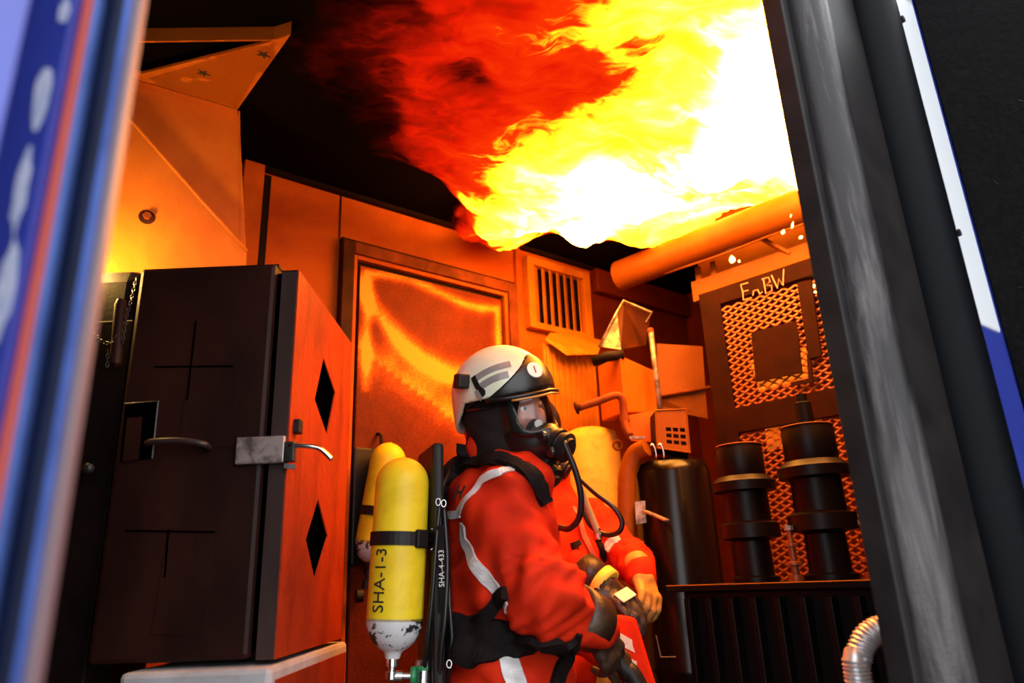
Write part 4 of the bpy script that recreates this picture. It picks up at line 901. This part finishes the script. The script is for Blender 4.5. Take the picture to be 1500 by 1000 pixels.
def cylinder(root, B, T, r, text=None, tang=-.6):
    B = np.array(B, float); T = np.array(T, float); a = unit(T-B); L = np.linalg.norm(T-B); hb = .175*L
    foot = [(.018, 0), (.021, .012)] + [(r*math.sin(t), .012+.09*(1-math.cos(t))*.9) for t in np.linspace(.35, 1.5708, 9)] + [(r, hb)]
    top = [(r, hb), (r, L-.075)] + [(r*math.cos(t), L-.075+.073*math.sin(t)) for t in np.linspace(.15, 1.45, 9)] + [(.004, L)]
    cy = auto_smooth(obj('cylinder', MB().lathe(B, a, top, 40), M['cyl'], root), 60)
    auto_smooth(obj('cylinder_foot', MB().lathe(B, a, foot, 40), M['chip'], cy), 60)
    return cy, a, L

# ------------------------------------------------------------------ first firefighter (nearest)
SP1 = [(-.055, 2.06, .86), (-.05, 2.06, 1.03), (-.058, 2.06, 1.26), (-.062, 2.06, 1.475)]
S1_, E1_, W1_ = at(742, 748, 1.885), at(800, 872, 1.83), at(868, 912, 1.95)
fr1 = frame_of(20)
SL, EL, WL = A3(-.13, 2.23, 1.36), A3(.02, 2.30, 1.10), A3(.20, 2.14, .99)
r1, l1 = -fr1[1], fr1[1]
legs1 = [(A3(-.055, 2.06, .86)+r1*.1, A3(-.03, 2.06, .48)+r1*.11, A3(-.07, 2.06, .12)+r1*.12), (A3(-.055, 2.06, .86)+l1*.1, A3(.05, 2.06, .48)+l1*.11, A3(.06, 2.06, .12)+l1*.12)]
p1 = thing('person', (-.055, 2.06, 0), 'firefighter in red-orange suit and cream helmet numbered 1, looking up at the fire', 'person')
bv1 = body_mesh(SP1, 20, [(S1_, E1_, W1_, (.098, .088, .060)), (SL, EL, WL, (.09, .078, .06))], legs1, .0098, 1.5)
obj('body', bv1, M['jacket'], p1, smooth=True); t1_ = bvh_of(bv1)
def hit(tree, px, py):
    v = ray(px, py); v = unit(v); q = tree.ray_cast(Vector(CAM), Vector(v))
    return np.array(q[0]) if q[0] is not None else np.array(tree.find_nearest(Vector(CAM+v*2.05))[0])
def tapeline(root, nm, tree, pts, wd, m, off=.003, th=.0025, **k): return obj(nm, ribbon(tree, [hit(tree, *q) for q in pts], wd, off, th, **k), m, root)
tapeline(p1, 'reflective_band', t1_, [(654, 756), (664, 754), (674, 752)], .020, M['tape'])
tapeline(p1, 'reflective_band', t1_, [(672, 752), (686, 727), (706, 703), (732, 691), (756, 686), (778, 692), (794, 708), (803, 732)], .019, M['tape'])
tapeline(p1, 'reflective_band', t1_, [(679, 768), (681, 792), (692, 820), (716, 850), (735, 872), (742, 892)], .034, M['tape'])
tapeline(p1, 'reflective_band', t1_, [(744, 962), (750, 982), (760, 1010), (768, 1040)], .048, M['tape'])
# letter on the back
hc = hit(t1_, 674, 722); hn = np.array(t1_.find_nearest(Vector(hc))[1]); hy = unit(Z3*.9-hn*np.dot(Z3, hn)+fr1[0]*.35); hy = unit(hy-hn*np.dot(hy, hn)); hx = np.cross(hy, hn)
obj('back_lettering', frame_text('H', .055, hc+hn*.004, hx*.8, hy, hn, .0012), M['ink'], p1)
for s_, (h, k, a) in zip((-1, 1), legs1):
    bo = surf(lambda p: smin(smin(s_cap(p, a+Z3*.1, a-Z3*.03, .062, .055), s_cap(p, a-Z3*.06, a-Z3*.06+fr1[0]*.15, .055, .048), .03), s_box(p, a-Z3*.1+fr1[0]*.06, (.15, .055, .02), fr1, .01), .01), a-.28, a+.28, .013)
    obj('boot', bo, M['rubber2'], p1, smooth=True)
FR1 = frame_of(-38, -10, 15)*1.06
hc1 = at(743, 600, 1.985)
h1 = head_parts(p1, hc1, FR1)
hm1 = h1['helmet']; W1f = h1['W']
tapeline(hm1, 'grey_sticker', h1['ht'], [(695, 556), (710, 546), (728, 538), (748, 533)], .019, M['grey_tape'], .001, .001)
tapeline(hm1, 'grey_sticker', h1['ht'], [(701, 569), (715, 559), (730, 552), (745, 548)], .019, M['grey_tape'], .001, .001)
# round badge with the number 1
bq = hit(h1['ht'], 782, 543); bn = np.array(h1['ht'].find_nearest(Vector(bq))[1]); bu = unit(FR1[2]-bn*np.dot(FR1[2], bn)); bx_ = np.cross(bu, bn)
obj('number_badge', MB().lathe(bq+bn*.003, bn, [(.023, 0), (.023, .003), (.021, .004)], 26), M['badge'], hm1)
obj('badge_number', frame_text('1', .030, bq+bn*.0078, bx_, bu, bn, .0006), M['ink_red'], hm1)
# lamp clips behind, strap, rear label
for (px, py), sz in (((688, 560), (.040, .034, .040)), ((684, 597), (.036, .034, .040))):
    q_ = hit(h1['ht'], px, py); nq = np.array(h1['ht'].find_nearest(Vector(q_))[1])
    obj('lamp_clip', MB().box(q_+nq*.012-RT*.014, sz, frame_of(-62, -12)), M['rubber2'], hm1, bevel=.005)
tapeline(hm1, 'side_strap', h1['ht'], [(694, 552), (700, 566), (706, 578), (710, 592)], .014, M['rubber2'], .002, .002)
tapeline(hm1, 'side_clasp', h1['ht'], [(699, 572), (706, 584)], .010, M['grey_tape'], .004, .002)
tapeline(hm1, 'rear_label', h1['ht'], [(683, 616), (691, 612)], .010, M['ink'], .001, .001)
# hose from the mask
obj('breathing_hose', MB().tube(spline([W1f((.19, -.02, -.075)), at(843, 690, 1.885), at(851, 728, 1.90), at(848, 758, 1.92), at(834, 774, 1.95), at(818, 772, 1.99)], 7), .0085, 10), M['rubber'], h1['mask'], smooth=True)
# right glove
fw_ = at(902, 968, 1.99)-W1_
gv, _ = glove_mesh(W1_+unit(fw_)*.012, fw_, A3(.35, -.9, .35), .75, 1, 1.0)
g1 = obj('glove', gv, M['glove'], p1, smooth=True)
obj('glove_cuff', cuff(W1_-unit(W1_-E1_)*.035, W1_-E1_, .068, .085, .004), M['glove'], g1, smooth=True)
tg = bvh_of(gv)
gL, _ = glove_mesh(WL, A3(.8, -.1, -.6), A3(.3, -.2, .9), .7, -1, 1.0, .006)
obj('glove', gL, M['glove'], p1, smooth=True)

# ------------------------------------------------------------------ breathing apparatus of the first firefighter
ba1 = thing('breathing_apparatus', at(577, 1000, 1.93)*A3(1, 1, 0)+Z3*.88, 'yellow air cylinder with black harness worn by the firefighter in the numbered helmet', 'air cylinder')
Bc, Tc = at(575, 964, 1.93), at(592, 669, 1.93)
cy1, ca, cl = cylinder(ba1, Bc, Tc, .0712)
cf = unit(CAM-(Bc+Tc)/2); cf = unit(cf-ca*np.dot(cf, ca)); cr_ = unit(np.cross(ca, cf)); cr_ = cr_ if cr_[0] > 0 else -cr_
# lettering wrapped round the cylinder, reading upwards
tv, tf = text_mesh('SHA-1-3', .046, .0008); cz = np.dot(at(561, 849, 1.93)-Bc, ca); wv_ = []
for x, y, z in tv:
    an = -.62 - y/.0712; wv_.append(Bc + ca*(cz+x*.96) + (cf*math.cos(an)+cr_*math.sin(an))*(.0722+z))
obj('cylinder_lettering', MB().add(wv_, tf), M['ink'], cy1)
def ring(c, r, wd, th): return MB().lathe(c-ca*wd/2, ca, [(r, 0), (r+th, 0), (r+th, wd), (r, wd)], 36)
sc_ = Bc+ca*np.dot(at(590, 790, 1.93)-Bc, ca)
st_ = obj('cylinder_strap', ring(sc_, .0712, .034, .004), M['rubber2'], ba1)
bk = sc_+cf*.050+cr_*.056
obj('buckle', MB().box(bk+cr_*.0, (.040, .014, .046), (unit(cr_*.75-cf*.66), unit(cf*.75+cr_*.66), ca)), M['rubber2'], st_, bevel=.005)
obj('buckle_loop', MB().tube([bk+cr_*(.022+.006*math.cos(t))-cf*.016+ca*.026*math.sin(t)+unit(cf*.75+cr_*.66)*.006 for t in np.linspace(-1.9, 1.9, 13)], .0022, 6), M['chrome'], st_, smooth=True)
obj('strap_tail', MB().beam(sc_+cr_*.07+cf*.02, sc_+cr_*.125-cf*.01, .03, .006, side=ca), M['web'], st_)
# valve group below the cylinder
obj('valve_neck', MB().lathe(Bc+ca*.004, -ca, [(.015, 0), (.015, .022), (.010, .024), (.010, .032), (.016, .034), (.016, .05)], 16), M['chrome'], ba1, smooth=False)
obj('valve_body', MB().lathe(at(576, 990, 1.93), cr_, [(.013, -.012), (.013, .022), (.009, .024), (.009, .045)], 16), M['chrome'], ba1)
obj('green_ring', MB().lathe(at(601, 990, 1.93), cr_, [(.020, 0), (.022, .004), (.022, .010), (.019, .013)], 18), M['green'], ba1)
pr_ = obj('pressure_reducer', MB().lathe(at(619, 1010, 1.94), ca, [(.021, 0), (.021, .022), (.019, .024), (.021, .026), (.021, .066), (.016, .070), (.006, .071)], 20), M['chrome'], ba1)
obj('reducer_band', MB().lathe(at(619, 1010, 1.94)+ca*.045, ca, [(.0215, 0), (.0225, .003), (.0225, .007), (.0215, .01)], 20), M['green'], pr_)
# back plate and hoses
pc = A3(-.235, 1.99, 1.22)
bpv = frame_of(20)
obj('back_plate', MB().box(pc+A3(-.005, 0, -.01), (.030, .20, .60), bpv), M['rubber2'], ba1, bevel=.01)
obj('plate_rail', MB().tube([at(634, 700, 1.93), at(638, 800, 1.93), at(632, 900, 1.93), at(630, 1010, 1.93)], .009, 8), M['rubber'], ba1, smooth=True)
obj('plate_rail', MB().tube([at(656, 800, 1.91), at(658, 880, 1.90), at(662, 930, 1.90), at(655, 1010, 1.90)], .006, 8), M['rubber'], ba1, smooth=True)
obj('pressure_hose', MB().tube(spline([at(621, 985, 1.93), at(626, 940, 1.90), at(634, 860, 1.89), at(640, 780, 1.89), at(648, 715, 1.91), at(660, 690, 1.94)], 7), .006, 8), M['rubber'], ba1, smooth=True)
obj('pressure_hose', MB().tube(spline([at(642, 1010, 1.91), at(646, 950, 1.89), at(652, 900, 1.885), at(655, 820, 1.89), at(650, 740, 1.90)], 7), .007, 8), M['rubber'], ba1, smooth=True)
wbp = obj('label_strap', MB().prism([at(640, 770, 1.885), at(650, 768, 1.885), at(654, 895, 1.885), at(643, 897, 1.885)], A3(0, .004, 0)), M['web'], ba1)
tu = unit(at(646, 775, 1.883)-at(648, 890, 1.883)); tr_ = unit(np.cross(tu, A3(0, -1, 0)))
obj('strap_lettering', frame_text('SHA-4-433', .020, at(647, 832, 1.8835), tu, -tr_ if tr_[0] > 0 else tr_, A3(0, -1, 0), .0005), M['tape'], wbp)
for px, py in ((650, 737), (642, 735), (658, 972)):
    obj('strap_ring', MB().tube([at(px, py, 1.885)+A3(.006*math.cos(t), 0, .009*math.sin(t)) for t in np.linspace(0, 6.28, 12)], .0018, 5, cap=False), M['chrome'], ba1)
# shoulder strap and hip belt
obj('shoulder_strap', ribbon(t1_, [hit(t1_, 650, 745), hit(t1_, 654, 715), hit(t1_, 666, 695), hit(t1_, 686, 681), hit(t1_, 712, 674), hit(t1_, 745, 679), hit(t1_, 772, 692), hit(t1_, 788, 712), hit(t1_, 797, 740)], .030, .008, .009), M['web'], ba1)
obj('shoulder_pad', ribbon(t1_, [hit(t1_, 646, 735), hit(t1_, 652, 700), hit(t1_, 664, 676), hit(t1_, 684, 660)], .050, .012, .016), M['web'], ba1)
bl_ = []
for i in range(17):
    an = math.pi*2*i/16; q = A3(-.05, 2.06, 1.0)+fr1[0]*-.3*math.cos(an)+fr1[1]*-.3*math.sin(an)+Z3*(-.030*(.5-.5*math.cos(an)))
    c = t1_.find_nearest(Vector(A3(-.05, 2.06, q[2])*.35+q*.65)); bl_.append(np.array(c[0]))
obj('hip_belt', ribbon(t1_, [hit(t1_, 648, 930), hit(t1_, 672, 934), hit(t1_, 700, 938), hit(t1_, 735, 940), hit(t1_, 770, 942), hit(t1_, 806, 944), hit(t1_, 830, 946)], .118, .009, .012, taper=lambda t: 1-.55*max(0, t-.35)/.65), M['web'], ba1)
obj('side_strap', ribbon(t1_, [hit(t1_, 690, 925), hit(t1_, 706, 905), hit(t1_, 726, 885), hit(t1_, 745, 868)], .032, .016, .006), M['web'], ba1)
obj('hanging_strap', ribbon(t1_, [hit(t1_, 838, 935), hit(t1_, 828, 955), hit(t1_, 818, 980), hit(t1_, 808, 1015)], .034, .014, .005), M['web'], ba1)

# ------------------------------------------------------------------ second firefighter (behind the first)
p2_ = thing('person', (.12, 2.74, 0), 'second firefighter half hidden behind the first, arms reaching forward with gloves', 'person')
SP2 = [(.085, 2.78, .86), (.105, 2.76, 1.02), (.13, 2.74, 1.22), (.09, 2.74, 1.44)]
fr2 = frame_of(-24); r2, l2 = -fr2[1], fr2[1]
W2R = at(846, 838, 2.42); E2R = at(815, 872, 2.50); S2R = A3(.09, 2.74, 1.36)+r2*.19
S2L = at(868, 762, 2.86); E2L = at(925, 822, 2.72); W2L = at(940, 842, 2.56)
legs2 = [(A3(.085, 2.78, .86)+s_*.1, A3(.12, 2.74, .48)+s_*.11, A3(.08, 2.78, .12)+s_*.12) for s_ in (r2, l2)]
bv2 = body_mesh(SP2, -24, [(S2R, E2R, W2R, (.09, .078, .058)), (S2L, E2L, W2L, (.085, .068, .05))], legs2, .0125)
obj('body', bv2, M['jacket'], p2_, smooth=True); t2_ = bvh_of(bv2)
for s_, (h, k, a) in zip((-1, 1), legs2):
    obj('boot', surf(lambda p: smin(s_cap(p, a+Z3*.1, a-Z3*.03, .062, .055), s_cap(p, a-Z3*.065, a-Z3*.065+fr2[0]*.15, .055, .048), .03), a-.28, a+.28, .015), M['rubber2'], p2_, smooth=True)
FR2 = frame_of(-16, -14, 0); h2 = head_parts(p2_, at(766, 640, 2.70), FR2)
def tape2(nm, pts, wd, m, **k): return tapeline(p2_, nm, t2_, pts, wd, m, **k)
tape2('zip_flap', [(840, 742), (852, 775), (866, 808), (880, 845)], .022, mat('pale_red_zip', (.62, .16, .10), .6))
tape2('reflective_band', [(889, 806), (897, 793), (907, 786)], .034, M['tape'])
tape2('chest_clip', [(836, 800), (846, 796)], .022, M['rubber2'], th=.012)
tape2('strap', [(872, 775), (880, 800), (886, 830)], .026, M['web'], th=.008)
obj('breathing_hose', MB().tube(spline([at(848, 700, 2.42), at(872, 722, 2.38), at(898, 742, 2.36), at(911, 764, 2.36), at(905, 780, 2.37), at(885, 782, 2.4), at(864, 768, 2.42), at(852, 742, 2.44)], 7), .0085, 10), M['rubber'], p2_, smooth=True)
obj('hose_coupling', MB().lathe(at(877, 790, 2.40), A3(0, 0, 1), [(.009, 0), (.012, .004), (.012, .018), (.009, .02), (.009, .035)], 12), M['chrome'], p2_)
obj('hose_sleeve', MB().tube(spline([at(850, 715, 2.42), at(862, 745, 2.41), at(877, 782, 2.40)], 6), .011, 8), mat('braided_hose', (.35, .25, .12), .5), p2_, smooth=True)
# near hand: dark glove with yellow cuff band and a silver patch
G2 = at(872, 846, 2.38); f2g = at(930, 893, 2.32)-G2
gv2, R2 = glove_mesh(G2+unit(f2g)*.02, f2g, A3(.35, -.55, .75), .28, -1, 1.12)
g2 = obj('glove', gv2, M['glove'], p2_, smooth=True); tg2 = bvh_of(gv2)
yb = obj('yellow_cuff', cuff(at(884, 854, 2.37), f2g, .050, .032, .006), M['tape_yellow'], g2, smooth=True)
obj('cuff_lettering', ribbon(bvh_of((np.array([v for v in MB().tube([at(884, 852, 2.375)-unit(f2g)*.02, at(884, 852, 2.375)+unit(f2g)*.02], .062, 24).v]), MB().tube([at(884, 852, 2.375)-unit(f2g)*.02, at(884, 852, 2.375)+unit(f2g)*.02], .062, 24).f)), [at(880, 862, 2.31), at(889, 852, 2.31)], .006, .001, .0008), M['ink'], yb)
obj('silver_patch', MB().box(G2+unit(f2g)*.02+(A3(.080, 0, .0185)*1.12)@R2.astype(float), (.040, .078, .005), R2.astype(float)), M['tape'], g2, bevel=.002)
obj('glove_cuff', cuff(G2-unit(f2g)*.02, f2g, .050, .07, .003), M['glove'], g2, smooth=True)
# far hand: tan glove
f3g = at(955, 880, 2.48)-W2L
gv3, _ = glove_mesh(W2L, f3g, A3(.6, -.7, .3), .6, 1, 1.05, .005)
obj('tan_glove', gv3, M['glove2'], p2_, smooth=True)
# striped coat tail and dark strap below the hands
ct = [at(900, 900, 2.22), at(930, 905, 2.24), at(962, 1010, 2.22), at(922, 1015, 2.20)]
ctp = obj('coat_tail', MB().prism(ct, A3(0.01, .05, 0)), M['jacket'], p2_, bevel=.01)
for a, b in ((.22, .40), (.52, .66), (.72, .9)):
    L0, L1, R0, R1 = ct[0]*(1-a)+ct[3]*a, ct[0]*(1-b)+ct[3]*b, ct[1]*(1-a)+ct[2]*a, ct[1]*(1-b)+ct[2]*b
    obj('tail_band', MB().prism([L0-A3(0, .002, 0), R0-A3(0, .002, .03), R1-A3(0, .002, .03), L1-A3(0, .002, 0)], A3(0, .002, 0)), M['tape'], ctp)
hl = thing('black_hose_line', at(905, 1000, 1.98)*A3(1, 1, 0), 'thick black hose running down from the dark gloves', 'hose')
obj('hose', MB().tube(spline([at(880, 922, 2.06), at(893, 945, 2.05), at(915, 978, 2.04), at(940, 1015, 2.03), A3(.42, 2.0, .5), A3(.44, 1.98, .05)], 8), .024, 14), M['rubber2'], hl, smooth=True)

# ------------------------------------------------------------------ second air cylinder, hung by the scorched door
ba3 = thing('breathing_apparatus', at(545, 900, 2.86), 'second yellow air cylinder partly hidden behind the nearest one', 'air cylinder')
B3, T3 = at(541, 830, 2.86), at(573, 648, 2.86)
cy3, ca3, cl3 = cylinder(ba3, B3, T3, .070)
obj('cylinder_strap', MB().lathe(B3+ca3*(cl3*.42-.015), ca3, [(.07, 0), (.075, 0), (.075, .035), (.07, .035)], 30), M['rubber2'], ba3)
obj('valve_neck', MB().lathe(B3, -ca3, [(.015, 0), (.015, .03), (.010, .032), (.010, .05), (.018, .052), (.018, .08)], 16), M['rubber2'], ba3)
obj('valve_knob', MB().lathe(at(534, 872, 2.84), unit(A3(-1, -.4, 0)), [(.012, 0), (.024, .006), (.026, .03), (.018, .034)], 14), M['rubber2'], ba3)
obj('back_plate', MB().box((B3+T3)/2-N*.095, (.16, .03, .46), (D, N, Z3)), M['rubber2'], ba3, bevel=.008)
obj('hook_strap', MB().tube(spline([T3-N*.06-ca3*.06, T3-N*.09+Z3*.04, T3-N*.135+Z3*.06], 5), .007, 6), M['web'], ba3)
